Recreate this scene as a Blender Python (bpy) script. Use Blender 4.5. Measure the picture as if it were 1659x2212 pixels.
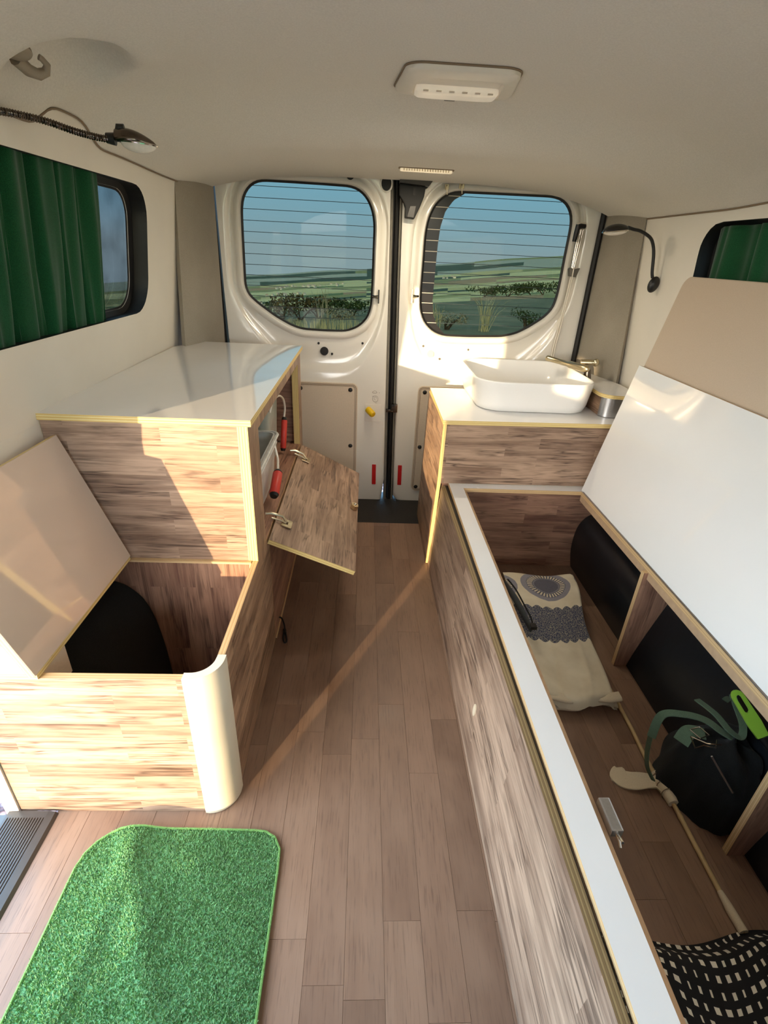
import bpy, bmesh, math, random
import numpy as np
from mathutils import Vector, Matrix

for o in list(bpy.data.objects):
    bpy.data.objects.remove(o)
scene = bpy.context.scene
COL = scene.collection
random.seed(7)
V = Vector

# ------------------------------------------------------------------ camera
cam_d = bpy.data.cameras.new('camera')
cam = bpy.data.objects.new('camera', cam_d)
COL.objects.link(cam)
_R, _U, _F = (0.99856891, -0.02887726, 0.04501366), (-0.02683886, 0.45743365, 0.88883864), (0.04625799, 0.88877475, -0.45600399)
cam.matrix_world = Matrix(((_R[0], _U[0], -_F[0], 0), (_R[1], _U[1], -_F[1], 0), (_R[2], _U[2], -_F[2], 1.2), (0, 0, 0, 1)))
cam_d.sensor_fit = 'VERTICAL'
cam_d.sensor_height = 36.0
cam_d.lens = 1093.9 / 2212 * 36.0
cam_d.clip_start = 0.02
cam_d.clip_end = 20000
scene.camera = cam

# ------------------------------------------------------------------ sky
world = bpy.data.worlds.new('sky')
scene.world = world
world.use_nodes = True
wn = world.node_tree.nodes
wl_ = world.node_tree.links
wn.clear()
w_out = wn.new('ShaderNodeOutputWorld')
w_bg = wn.new('ShaderNodeBackground')
SUN_DIR = V((-0.467, -0.884, 0.1145)).normalized()      # towards the sun
w_co = wn.new('ShaderNodeTexCoord')
w_sep = wn.new('ShaderNodeSeparateXYZ')
wl_.new(w_co.outputs['Generated'], w_sep.inputs[0])
w_ramp = wn.new('ShaderNodeValToRGB')                    # clear evening sky, paler towards the horizon
for i_, (p_, c_) in enumerate(((0.0, (0.30, 0.37, 0.46)), (0.04, (0.26, 0.39, 0.53)), (0.16, (0.17, 0.44, 0.70)), (0.6, (0.24, 0.44, 0.68)))):
    e_ = w_ramp.color_ramp.elements[i_] if i_ < 2 else w_ramp.color_ramp.elements.new(p_)
    e_.position = p_
    e_.color = (*c_, 1)
wl_.new(w_sep.outputs[2], w_ramp.inputs[0])
w_dot = wn.new('ShaderNodeVectorMath')
w_dot.operation = 'DOT_PRODUCT'
wl_.new(w_co.outputs['Generated'], w_dot.inputs[0])
w_dot.inputs[1].default_value = SUN_DIR
w_glow = wn.new('ShaderNodeValToRGB')                    # warm glow around the low sun
for i_, (p_, c_) in enumerate(((0.0, (0, 0, 0)), (0.75, (0.36, 0.25, 0.11)), (1.0, (0.85, 0.56, 0.25)))):
    e_ = w_glow.color_ramp.elements[i_] if i_ < 2 else w_glow.color_ramp.elements.new(p_)
    e_.position = p_
    e_.color = (*c_, 1)
wl_.new(w_dot.outputs['Value'], w_glow.inputs[0])
w_add = wn.new('ShaderNodeMix')
w_add.data_type = 'RGBA'
w_add.blend_type = 'ADD'
w_add.inputs[0].default_value = 1.0
wl_.new(w_ramp.outputs[0], w_add.inputs[6])
wl_.new(w_glow.outputs[0], w_add.inputs[7])
w_bg.inputs['Strength'].default_value = 4.0
wl_.new(w_add.outputs[2], w_bg.inputs[0])
wl_.new(w_bg.outputs[0], w_out.inputs[0])

# ------------------------------------------------------------------ sun (low, through the open sliding door)
sun_d = bpy.data.lights.new('sun', 'SUN')
sun_d.energy = 2.7
sun_d.color = (1.0, 0.74, 0.44)
sun_d.angle = math.radians(0.6)
sun = bpy.data.objects.new('sun', sun_d)
COL.objects.link(sun)
sun.location = SUN_DIR * 30
sun.rotation_euler = SUN_DIR.to_track_quat('Z', 'Y').to_euler()

# ------------------------------------------------------------------ exposure
scene.view_settings.view_transform = 'Standard'
scene.view_settings.look = 'None'
scene.view_settings.gamma = 1.0
scene.view_settings.use_curve_mapping = False
scene.view_settings.exposure = 1.85
try:
    scene.cycles.max_bounces = 14
    scene.cycles.diffuse_bounces = 8
    scene.cycles.glossy_bounces = 5
    scene.cycles.transparent_max_bounces = 16
    scene.cycles.caustics_reflective = True
    scene.cycles.use_denoising = True
except Exception:
    pass

# ================================================================== materials
def srgb(r, g, b):
    f = lambda c: (c / 255 / 12.92) if c / 255 <= 0.04045 else ((c / 255 + 0.055) / 1.055) ** 2.4
    return (f(r), f(g), f(b), 1.0)


class NT:
    def __init__(s, name):
        s.m = bpy.data.materials.new(name)
        s.m.use_nodes = True
        s.t = s.m.node_tree
        s.t.nodes.clear()
        s.out = s.n('ShaderNodeOutputMaterial')

    def n(s, kind, ins=None, **kw):
        d = s.t.nodes.new(kind)
        for k, v in kw.items():
            setattr(d, k, v)
        for k, v in (ins or {}).items():
            s.put(d.inputs[k], v)
        return d

    def put(s, sock, v):
        if isinstance(v, bpy.types.NodeSocket):
            s.t.links.new(v, sock)
        elif isinstance(v, bpy.types.Node):
            s.t.links.new(v.outputs[0], sock)
        else:
            sock.default_value = v

    def math(s, op, a, b=0.0, c=None):
        d = s.n('ShaderNodeMath', operation=op)
        s.put(d.inputs[0], a)
        s.put(d.inputs[1], b)
        if c is not None:
            s.put(d.inputs[2], c)
        return d.outputs[0]

    def mix(s, f, a, b, mode='MIX'):
        d = s.n('ShaderNodeMix', data_type='RGBA', blend_type=mode)
        s.put(d.inputs[0], f)
        s.put(d.inputs[6], a)
        s.put(d.inputs[7], b)
        return d.outputs[2]

    def ramp(s, f, stops):
        d = s.n('ShaderNodeValToRGB')
        s.put(d.inputs[0], f)
        e = d.color_ramp.elements
        while len(e) < len(stops):
            e.new(0.5)
        for i, (p, c) in enumerate(stops):
            e[i].position = p
            e[i].color = c if len(c) == 4 else (*c, 1)
        return d.outputs[0]

    def noise(s, vec, scale, detail=3, rough=0.5, dist=0.0):
        d = s.n('ShaderNodeTexNoise', {'Scale': scale, 'Detail': detail, 'Roughness': rough, 'Distortion': dist})
        s.put(d.inputs['Vector'], vec)
        return d.outputs[0]

    def mapping(s, vec, scale=(1, 1, 1), loc=(0, 0, 0)):
        d = s.n('ShaderNodeMapping', {'Location': loc, 'Scale': scale})
        s.put(d.inputs['Vector'], vec)
        return d.outputs[0]

    def bsdf(s, **kw):
        d = s.n('ShaderNodeBsdfPrincipled')
        for k, v in kw.items():
            s.put(d.inputs[k.replace('_', ' ')], v)
        s.t.links.new(d.outputs[0], s.out.inputs[0])
        return d

    def bump(s, h, strength=0.2, dist=0.01):
        d = s.n('ShaderNodeBump', {'Strength': strength, 'Distance': dist})
        s.put(d.inputs['Height'], h)
        return d.outputs[0]


def plain(name, col, rough=0.5, metal=0.0, spec=0.5, coat=0.0, var=0.0, scale=40, bump=0.0):
    t = NT(name)
    oc = t.n('ShaderNodeTexCoord').outputs['Object']
    n = t.noise(oc, scale, 4)
    c = col if len(col) == 4 else (*col, 1)
    lo = tuple(v * (1 - var) for v in c[:3]) + (1,)
    hi = tuple(min(1, v * (1 + var)) for v in c[:3]) + (1,)
    kw = dict(Base_Color=t.ramp(n, [(0.3, lo), (0.7, hi)]), Roughness=rough, Metallic=metal, Specular_IOR_Level=spec, Coat_Weight=coat)
    if bump:
        kw['Normal'] = t.bump(n, bump, 0.004)
    t.bsdf(**kw)
    return t.m


def wood(name, light, dark, line, rows=0.042, length=0.36, lines=0.8, seed=0.0, gloss=0.42):
    t = NT(name)
    uv = t.n('ShaderNodeTexCoord').outputs['UV']
    uv = t.mapping(uv, loc=(seed, seed * 0.37, 0))
    br = t.n('ShaderNodeTexBrick', {'Color1': (0, 0, 0, 1), 'Color2': (1, 1, 1, 1), 'Mortar': (0.5, 0.5, 0.5, 1), 'Scale': 1.0, 'Mortar Size': 0.0, 'Bias': 0.0, 'Brick Width': length, 'Row Height': rows})
    br.offset = 0.37
    br.offset_frequency = 2
    t.put(br.inputs['Vector'], uv)
    # shift the grain per strip so the staves read as separate pieces
    off = t.n('ShaderNodeVectorMath', operation='MULTIPLY_ADD')
    t.put(off.inputs[0], br.outputs[0])
    off.inputs[1].default_value = (3.1, 1.7, 0)
    t.put(off.inputs[2], uv)
    g1 = t.noise(t.mapping(off.outputs[0], (2.2, 38, 1)), 1.0, 6, 0.62, 0.9)
    g2 = t.noise(t.mapping(off.outputs[0], (7.0, 190, 1)), 1.0, 4, 0.6, 0.5)
    blot = t.noise(t.mapping(uv, (5, 9, 1)), 1.0, 2)
    tone = t.math('ADD', t.math('MULTIPLY', br.outputs[0], 0.20), t.math('MULTIPLY', g1, 0.80))
    tone = t.math('ADD', tone, t.math('MULTIPLY', t.math('SUBTRACT', blot, 0.5), 0.35))
    base = t.ramp(tone, [(0.30, dark), (0.62, light), (0.85, tuple(min(1, c * 1.12) for c in light[:3]) + (1,))])
    g3 = t.noise(t.mapping(off.outputs[0], (3.0, 52, 1)), 1.0, 2.5, 0.55, 1.1)
    iso = t.math('ABSOLUTE', t.math('SUBTRACT', g3, 0.5))
    ln = t.ramp(iso, [(0.0, (1, 1, 1, 1)), (0.075, (0, 0, 0, 1))])
    gate = t.ramp(t.noise(t.mapping(off.outputs[0], (6, 16, 1)), 1.0, 3), [(0.42, (0, 0, 0, 1)), (0.60, (1, 1, 1, 1))])
    f = t.math('MULTIPLY', t.math('MULTIPLY', ln, gate), lines)
    ln2 = t.ramp(g2, [(0.34, (1, 1, 1, 1)), (0.46, (0, 0, 0, 1))])
    f = t.math('MAXIMUM', f, t.math('MULTIPLY', ln2, lines * 0.45))
    c = t.mix(f, base, line)
    h = t.math('SUBTRACT', g1, t.math('MULTIPLY', f, 0.8))
    t.bsdf(Base_Color=c, Roughness=gloss, Normal=t.bump(h, 0.25, 0.0015), Specular_IOR_Level=0.35)
    return t.m


def ply(name, a, b, dark, layer=0.0034, rough=0.55):
    t = NT(name)
    uv = t.n('ShaderNodeTexCoord').outputs['UV']
    sx = t.n('ShaderNodeSeparateXYZ')
    t.put(sx.inputs[0], uv)
    wob = t.noise(t.mapping(uv, (9, 60, 1)), 1.0, 2)
    v = t.math('ADD', sx.outputs[1], t.math('MULTIPLY', wob, 0.0006))
    fr = t.math('FRACT', t.math('DIVIDE', v, layer * 2))
    fine = t.noise(t.mapping(uv, (60, 500, 1)), 1.0, 3)
    c = t.ramp(fr, [(0.0, dark), (0.07, a), (0.46, a), (0.52, dark), (0.59, b), (1.0, b)])
    c = t.mix(t.math('MULTIPLY', fine, 0.22), c, dark)
    t.bsdf(Base_Color=c, Roughness=rough)
    return t.m


def gloss_board(name, col, rough=0.12, var=0.02, coat=0.0):
    t = NT(name)
    oc = t.n('ShaderNodeTexCoord').outputs['Object']
    n = t.noise(oc, 6, 4)
    r = t.ramp(n, [(0.2, (rough * 0.75,) * 3), (0.8, (rough * 1.3,) * 3)])
    w = t.noise(oc, 9, 2)
    lo = tuple(v * (1 - var) for v in col[:3]) + (1,)
    t.bsdf(Base_Color=t.ramp(n, [(0.3, lo), (0.7, col)]), Roughness=r, Coat_Weight=coat, Coat_Roughness=0.04, Normal=t.bump(w, 0.02, 0.01))
    return t.m


def fabric(name, a, b, scale=420, sheen=0.2, bump=0.35, rough=0.95, trans=0.0, blot=0.0):
    t = NT(name)
    oc = t.n('ShaderNodeTexCoord').outputs['Object']
    n = t.noise(oc, scale, 3, 0.7)
    big = t.noise(oc, 4.0, 3)
    f = t.math('ADD', t.math('MULTIPLY', n, 1.0 - blot), t.math('MULTIPLY', big, blot))
    c = t.ramp(f, [(0.32, a), (0.68, b)])
    p = t.bsdf(Base_Color=c, Roughness=rough, Sheen_Weight=sheen, Normal=t.bump(n, bump, 0.002), Specular_IOR_Level=0.15)
    if trans:
        tr = t.n('ShaderNodeBsdfTranslucent')
        t.put(tr.inputs[0], c)
        mx = t.n('ShaderNodeMixShader', {0: trans})
        t.t.links.new(p.outputs[0], mx.inputs[1])
        t.t.links.new(tr.outputs[0], mx.inputs[2])
        t.t.links.new(mx.outputs[0], t.out.inputs[0])
    return t.m


def pane(name, tint, refl=0.2):
    t = NT(name)
    tr = t.n('ShaderNodeBsdfTransparent', {'Color': tint})
    gl = t.n('ShaderNodeBsdfGlossy', {'Roughness': 0.02, 'Color': (refl, refl, refl, 1)})
    fr = t.n('ShaderNodeFresnel', {'IOR': 1.45})
    oc = t.n('ShaderNodeTexCoord').outputs['Object']
    dust = t.noise(oc, 7, 4)
    f = t.math('MULTIPLY', fr.outputs[0], t.math('ADD', 0.7, t.math('MULTIPLY', dust, 0.3)))
    mx = t.n('ShaderNodeMixShader')
    t.put(mx.inputs[0], f)
    t.t.links.new(tr.outputs[0], mx.inputs[1])
    t.t.links.new(gl.outputs[0], mx.inputs[2])
    t.t.links.new(mx.outputs[0], t.out.inputs[0])
    return t.m


M = {}
M['wood'] = wood('oak_laminate', srgb(184, 155, 132), srgb(124, 98, 81), srgb(60, 44, 36))
M['wood_side'] = wood('oak_laminate_side', srgb(184, 152, 124), srgb(124, 96, 76), srgb(66, 48, 38), seed=3.3)
M['wood_deep'] = wood('oak_laminate_inner', srgb(178, 138, 114), srgb(122, 86, 72), srgb(64, 42, 36), seed=1.7, lines=0.7)
M['wood_bench'] = wood('oak_laminate_bench', srgb(176, 151, 130), srgb(118, 95, 79), srgb(62, 47, 39), rows=0.05, length=0.6, seed=5.1)
M['ply'] = ply('plywood_edge', srgb(226, 196, 122), srgb(240, 222, 160), srgb(166, 126, 62))
M['ply_shaded'] = ply('plywood_edge_shaded', srgb(132, 110, 76), srgb(160, 138, 98), srgb(70, 54, 34))  # darker copy of the ply edge, shade put into its colour
M['ply_tan'] = ply('plywood_edge_tan', srgb(206, 172, 124), srgb(222, 192, 146), srgb(160, 124, 82))
M['white'] = gloss_board('white_gloss_laminate', srgb(238, 237, 234), 0.08, 0.02, 0.5)
M['white_matt'] = gloss_board('white_laminate', srgb(235, 234, 232), 0.22)
M['beige_gloss'] = gloss_board('beige_laminate', srgb(216, 198, 180), 0.07, 0.02, 1.0)
M['ceramic'] = gloss_board('white_ceramic', srgb(244, 243, 240), 0.18, 0.01)
M['paint'] = gloss_board('white_body_paint', srgb(236, 232, 222), 0.16, 0.02, 0.4)
M['wall'] = plain('cream_wall_panel', srgb(230, 224, 211), 0.55, var=0.03, scale=5)
M['block_wall_grey'] = plain('sun_block_wall_grey', srgb(70, 68, 66), 0.9, var=0.1)  # dark grey of the added, unseen wall that blocks the sun
M['headliner'] = fabric('headliner_felt', srgb(212, 207, 196), srgb(224, 219, 208), 260, 0.1, 0.12, 0.95)
M['carpet'] = fabric('grey_wall_carpet', srgb(138, 131, 118), srgb(164, 156, 142), 300, 0.15, 0.25, 0.95, blot=0.55)
M['black_carpet'] = fabric('black_lining', srgb(12, 13, 12), srgb(26, 27, 25), 500, 0.05, 0.4, 0.9)
M['black_panel'] = plain('black_trim_panel', srgb(20, 23, 27), 0.32, var=0.2, scale=60)
M['rubber'] = plain('black_rubber', srgb(20, 19, 18), 0.55, var=0.15)
M['rubber_grey'] = plain('grey_rubber_lip', srgb(120, 116, 106), 0.5, var=0.1)
M['black_plastic'] = plain('black_plastic', srgb(26, 25, 24), 0.38, var=0.12)
M['lock_black'] = plain('matt_black_lock', srgb(9, 9, 9), 0.6)
M['grey_plastic'] = plain('grey_plastic', srgb(96, 92, 84), 0.4, var=0.08)
M['sill_plastic'] = plain('sill_plastic', srgb(66, 62, 58), 0.36, var=0.12, scale=25)
M['white_plastic'] = plain('off_white_plastic', srgb(226, 219, 204), 0.35, var=0.02)
M['trim_cream'] = plain('cream_corner_plastic', srgb(226, 219, 198), 0.42, var=0.03, scale=15)
M['vinyl'] = plain('beige_vinyl', srgb(214, 198, 176), 0.6, var=0.03, scale=160, bump=0.1)
M['hook_shaded'] = plain('hook_plastic', srgb(150, 138, 120), 0.5)  # beige plastic darkened, its back-lit shade put into the colour
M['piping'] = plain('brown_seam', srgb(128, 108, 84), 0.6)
M['chrome'] = plain('chrome', srgb(205, 200, 190), 0.12, 1.0)
M['dark_chrome'] = plain('dark_chrome', srgb(110, 100, 92), 0.16, 1.0)
M['steel'] = plain('brushed_steel', srgb(190, 190, 192), 0.34, 1.0, var=0.05, scale=200)
M['brass'] = plain('pale_nickel', srgb(214, 200, 168), 0.3, 1.0)
M['yellow'] = plain('yellow_plastic', srgb(232, 190, 20), 0.4, var=0.05)
M['red'] = plain('red_reflector', srgb(200, 32, 34), 0.25, var=0.08, scale=300)
M['red_grip'] = plain('red_grip', srgb(206, 62, 52), 0.4, var=0.05)
M['lens'] = plain('frosted_lens', srgb(232, 226, 214), 0.25, var=0.05, scale=120)
def lit_lens(name, col, strength):
    t = NT(name)
    oc = t.n('ShaderNodeTexCoord').outputs['Object']
    c = t.ramp(t.noise(oc, 160, 2), [(0.3, tuple(v * .8 for v in col) + (1,)), (0.7, (*col, 1))])
    t.bsdf(Base_Color=srgb(240, 226, 196), Roughness=0.3, Emission_Color=c, Emission_Strength=strength)
    return t.m


M['lens_lit'] = lit_lens('lit_ribbed_lens', (1.0, .80, .52), .16)
M['dome_glow'] = lit_lens('dome_lens_added_glow', (1.0, .90, .78), .06)  # glow added; the dome lens is not known to be lit
M['lens_warm'] = plain('ribbed_lens', srgb(246, 226, 186), 0.25, var=0.12, scale=240)
M['cushion'] = fabric('beige_cushion', srgb(190, 173, 152), srgb(202, 185, 164), 600, 0.15, 0.1, 0.8)
M['curtain'] = fabric('green_curtain', srgb(14, 64, 38), srgb(34, 100, 60), 700, 0.3, 0.2, 0.9, trans=0.22)
M['green_pile'] = fabric('green_pile', srgb(74, 130, 80), srgb(150, 198, 128), 900, 0.3, 0.2, 0.9)
M['green_back'] = fabric('green_rug_backing', srgb(90, 144, 98), srgb(122, 178, 122), 700, 0.2, 0.4, 0.95)
M['green_hem'] = fabric('green_hem', srgb(92, 140, 74), srgb(128, 174, 98), 700, 0.2, 0.4, 0.9)
M['bag'] = fabric('black_canvas', srgb(14, 16, 16), srgb(30, 32, 32), 700, 0.1, 0.5, 0.85)
M['strap'] = fabric('olive_webbing', srgb(66, 84, 66), srgb(92, 112, 90), 900, 0.1, 0.5, 0.9)
M['cloth'] = fabric('beige_cotton', srgb(204, 190, 162), srgb(222, 208, 182), 700, 0.1, 0.3, 0.95)
M['lime'] = plain('lime_plastic', srgb(146, 190, 62), 0.35, var=0.04)
M['tan_wood'] = plain('tan_wood_edge', srgb(186, 156, 124), 0.55, var=0.08, scale=50)
M['stick'] = plain('bamboo', srgb(190, 164, 118), 0.5, var=0.12, scale=30)
M['cord'] = plain('black_cord', srgb(14, 12, 12), 0.8)
M['pouch'] = fabric('grey_nylon', srgb(46, 50, 52), srgb(76, 80, 82), 700, 0.1, 0.3, 0.7)
M['glass'] = pane('tinted_rear_glass', (0.235, 0.255, 0.235, 1))
M['glass_side'] = pane('tinted_side_glass', (0.42, 0.45, 0.44, 1))
M['frit'] = plain('black_frit', srgb(24, 21, 20), 0.3)
M['wire_dark'] = plain('heater_wire', srgb(26, 40, 44), 0.5)
M['wire_sunlit'] = plain('heater_wire_sunlit', srgb(206, 196, 178), 0.4)  # pale copy of the heater wire, sunlight put into its colour
M['mat'] = plain('black_sill_mat', srgb(34, 31, 28), 0.75, var=0.2, scale=200, bump=0.3)


def tub_mat(name, col, a):
    t = NT(name)
    tr = t.n('ShaderNodeBsdfTransparent', {'Color': (0.86, 0.88, 0.88, 1)})
    df = t.n('ShaderNodeBsdfPrincipled', {'Base Color': col, 'Roughness': 0.25})
    oc = t.n('ShaderNodeTexCoord').outputs['Object']
    lw = t.n('ShaderNodeLayerWeight', {'Blend': 0.35})
    mx = t.n('ShaderNodeMixShader')
    f = t.math('ADD', t.math('MULTIPLY_ADD', lw.outputs[1], 0.5, 0.22), t.math('MULTIPLY', t.noise(oc, 20, 2), a))
    t.put(mx.inputs[0], f)
    t.t.links.new(tr.outputs[0], mx.inputs[1])
    t.t.links.new(df.outputs[0], mx.inputs[2])
    t.t.links.new(mx.outputs[0], t.out.inputs[0])
    return t.m


M['tub'] = tub_mat('clear_plastic', srgb(220, 222, 218), 0.75)
M['tub_clear'] = tub_mat('clearer_plastic', srgb(196, 204, 196), 0.4)


def plank_mat():
    t = NT('vinyl_planks')
    uv = t.n('ShaderNodeTexCoord').outputs['UV']
    oi = t.n('ShaderNodeObjectInfo')
    off = t.n('ShaderNodeCombineXYZ')
    t.put(off.inputs[0], t.math('MULTIPLY', oi.outputs['Random'], 17.0))
    t.put(off.inputs[1], t.math('MULTIPLY', oi.outputs['Random'], 5.0))
    ad = t.n('ShaderNodeVectorMath', operation='ADD')
    t.put(ad.inputs[0], uv)
    t.put(ad.inputs[1], off)
    g1 = t.noise(t.mapping(ad.outputs[0], (3, 42, 1)), 1.0, 5, 0.6, 0.6)
    g2 = t.noise(t.mapping(ad.outputs[0], (14, 260, 1)), 1.0, 3, 0.6)
    blot = t.noise(t.mapping(ad.outputs[0], (6, 10, 1)), 1.0, 3)
    base = t.ramp(oi.outputs['Random'], [(0.0, srgb(120, 93, 75)), (0.35, srgb(140, 110, 90)), (0.7, srgb(154, 124, 102)), (1.0, srgb(130, 101, 82))])
    c = t.mix(t.math('MULTIPLY', g1, 0.75), base, srgb(106, 82, 67))
    ln = t.ramp(g2, [(0.34, (1, 1, 1, 1)), (0.46, (0, 0, 0, 1))])
    c = t.mix(t.math('MULTIPLY', ln, 0.5), c, srgb(90, 68, 56))
    c = t.mix(t.ramp(blot, [(0.4, (0, 0, 0, 1)), (0.75, (0.35, 0.35, 0.35, 1))]), c, srgb(162, 134, 112))
    t.bsdf(Base_Color=c, Roughness=t.ramp(blot, [(0.3, (0.34,) * 3), (0.7, (0.5,) * 3)]), Normal=t.bump(g2, 0.12, 0.001), Specular_IOR_Level=0.4)
    return t.m


M['plank'] = plank_mat()


def blanket_mat():
    """Beige cotton with printed rings and a lace border (flat print; u across, v along, metres)."""
    t = NT('printed_cotton')
    uv = t.n('ShaderNodeTexCoord').outputs['UV']
    sx = t.n('ShaderNodeSeparateXYZ')
    t.put(sx.inputs[0], uv)
    u, v = sx.outputs[0], sx.outputs[1]
    fine = t.noise(t.mapping(uv, (900, 900, 1)), 1.0, 2)
    big = t.noise(t.mapping(uv, (14, 14, 1)), 1.0, 3)
    cloth = t.ramp(big, [(0.3, srgb(206, 194, 168)), (0.7, srgb(224, 214, 190))])
    navy, mid = srgb(66, 70, 92), srgb(128, 128, 142)
    c = cloth
    for cu, cv, r in ((0.13, 0.475, 0.082), (0.305, 0.50, 0.07), (-0.035, 0.46, 0.07)):
        du, dv = t.math('SUBTRACT', u, cu), t.math('MULTIPLY', t.math('SUBTRACT', v, cv), 1.0)
        d = t.math('SQRT', t.math('ADD', t.math('MULTIPLY', du, du), t.math('MULTIPLY', dv, dv)))
        d = t.math('ADD', d, t.math('MULTIPLY', t.math('SUBTRACT', big, 0.5), 0.012))
        d = t.math('DIVIDE', d, r)
        ang = t.math('ARCTAN2', dv, du)
        tooth = t.math('GREATER_THAN', t.math('SINE', t.math('MULTIPLY', ang, 36.0)), 0.0)
        ring = t.ramp(d, [(0.0, navy), (0.46, navy), (0.50, mid), (0.53, navy), (0.76, navy), (0.80, mid), (0.97, mid)])
        speck = t.math('GREATER_THAN', fine, 0.56)
        ring = t.mix(t.math('MULTIPLY', speck, 0.35), ring, cloth)
        teeth = t.math('MULTIPLY', tooth, t.math('MULTIPLY', t.math('GREATER_THAN', d, 0.55), t.math('LESS_THAN', d, 0.76)))
        ring = t.mix(teeth, ring, cloth)
        c = t.mix(t.math('LESS_THAN', d, 1.0), c, ring)
    wav = t.math('MULTIPLY', t.math('ABSOLUTE', t.math('SINE', t.math('MULTIPLY', u, 95.0))), 0.012)
    lo = t.math('GREATER_THAN', t.math('ADD', v, wav), 0.235)
    hi = t.math('LESS_THAN', t.math('SUBTRACT', v, wav), 0.355)
    vo = t.n('ShaderNodeTexVoronoi', {'Scale': 1.0}, feature='DISTANCE_TO_EDGE')
    t.put(vo.inputs['Vector'], t.mapping(uv, (150, 150, 1)))
    lace = t.mix(t.math('LESS_THAN', vo.outputs[0], 0.06), navy, srgb(150, 146, 132))
    c = t.mix(t.math('MULTIPLY', lo, hi), c, lace)
    t.bsdf(Base_Color=c, Roughness=0.95, Sheen_Weight=0.1, Normal=t.bump(fine, 0.3, 0.001))
    return t.m


M['blanket'] = blanket_mat()


def dotted_mat():
    t = NT('black_dashed_textile')
    uv = t.n('ShaderNodeTexCoord').outputs['UV']
    wob = t.noise(t.mapping(uv, (7, 7, 1)), 1.0, 2)
    wv = t.n('ShaderNodeVectorMath', operation='MULTIPLY_ADD')
    cx = t.n('ShaderNodeCombineXYZ')
    t.put(cx.inputs[0], wob)
    t.put(cx.inputs[1], wob)
    t.put(wv.inputs[0], cx.outputs[0])
    wv.inputs[1].default_value = (0.03, 0.02, 0)
    t.put(wv.inputs[2], uv)
    sx = t.n('ShaderNodeSeparateXYZ')
    t.put(sx.inputs[0], wv.outputs[0])
    row = t.math('DIVIDE', sx.outputs[1], 0.021)
    ri = t.math('FLOOR', row)
    rf = t.math('FRACT', row)
    sh = t.math('MULTIPLY', t.math('SINE', t.math('MULTIPLY', ri, 12.9)), 0.5)
    colm = t.math('ADD', t.math('DIVIDE', sx.outputs[0], 0.0185), sh)
    ci = t.math('FLOOR', colm)
    cf = t.math('FRACT', colm)
    wn2 = t.n('ShaderNodeTexWhiteNoise', noise_dimensions='2D')
    cc = t.n('ShaderNodeCombineXYZ')
    t.put(cc.inputs[0], ci)
    t.put(cc.inputs[1], ri)
    t.put(wn2.inputs['Vector'], cc.outputs[0])
    w = t.math('MULTIPLY_ADD', wn2.outputs[0], 0.34, 0.14)
    a = t.math('LESS_THAN', t.math('ABSOLUTE', t.math('SUBTRACT', cf, 0.5)), t.math('MULTIPLY', w, 0.55))
    b = t.math('LESS_THAN', t.math('ABSOLUTE', t.math('SUBTRACT', rf, 0.5)), 0.23)
    c = t.mix(t.math('MULTIPLY', a, b), srgb(22, 22, 24), srgb(226, 220, 204))
    fine = t.noise(t.mapping(uv, (1200, 1200, 1)), 1.0, 2)
    t.bsdf(Base_Color=c, Roughness=0.95, Normal=t.bump(fine, 0.3, 0.001))
    return t.m


M['dotted'] = dotted_mat()

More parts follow.
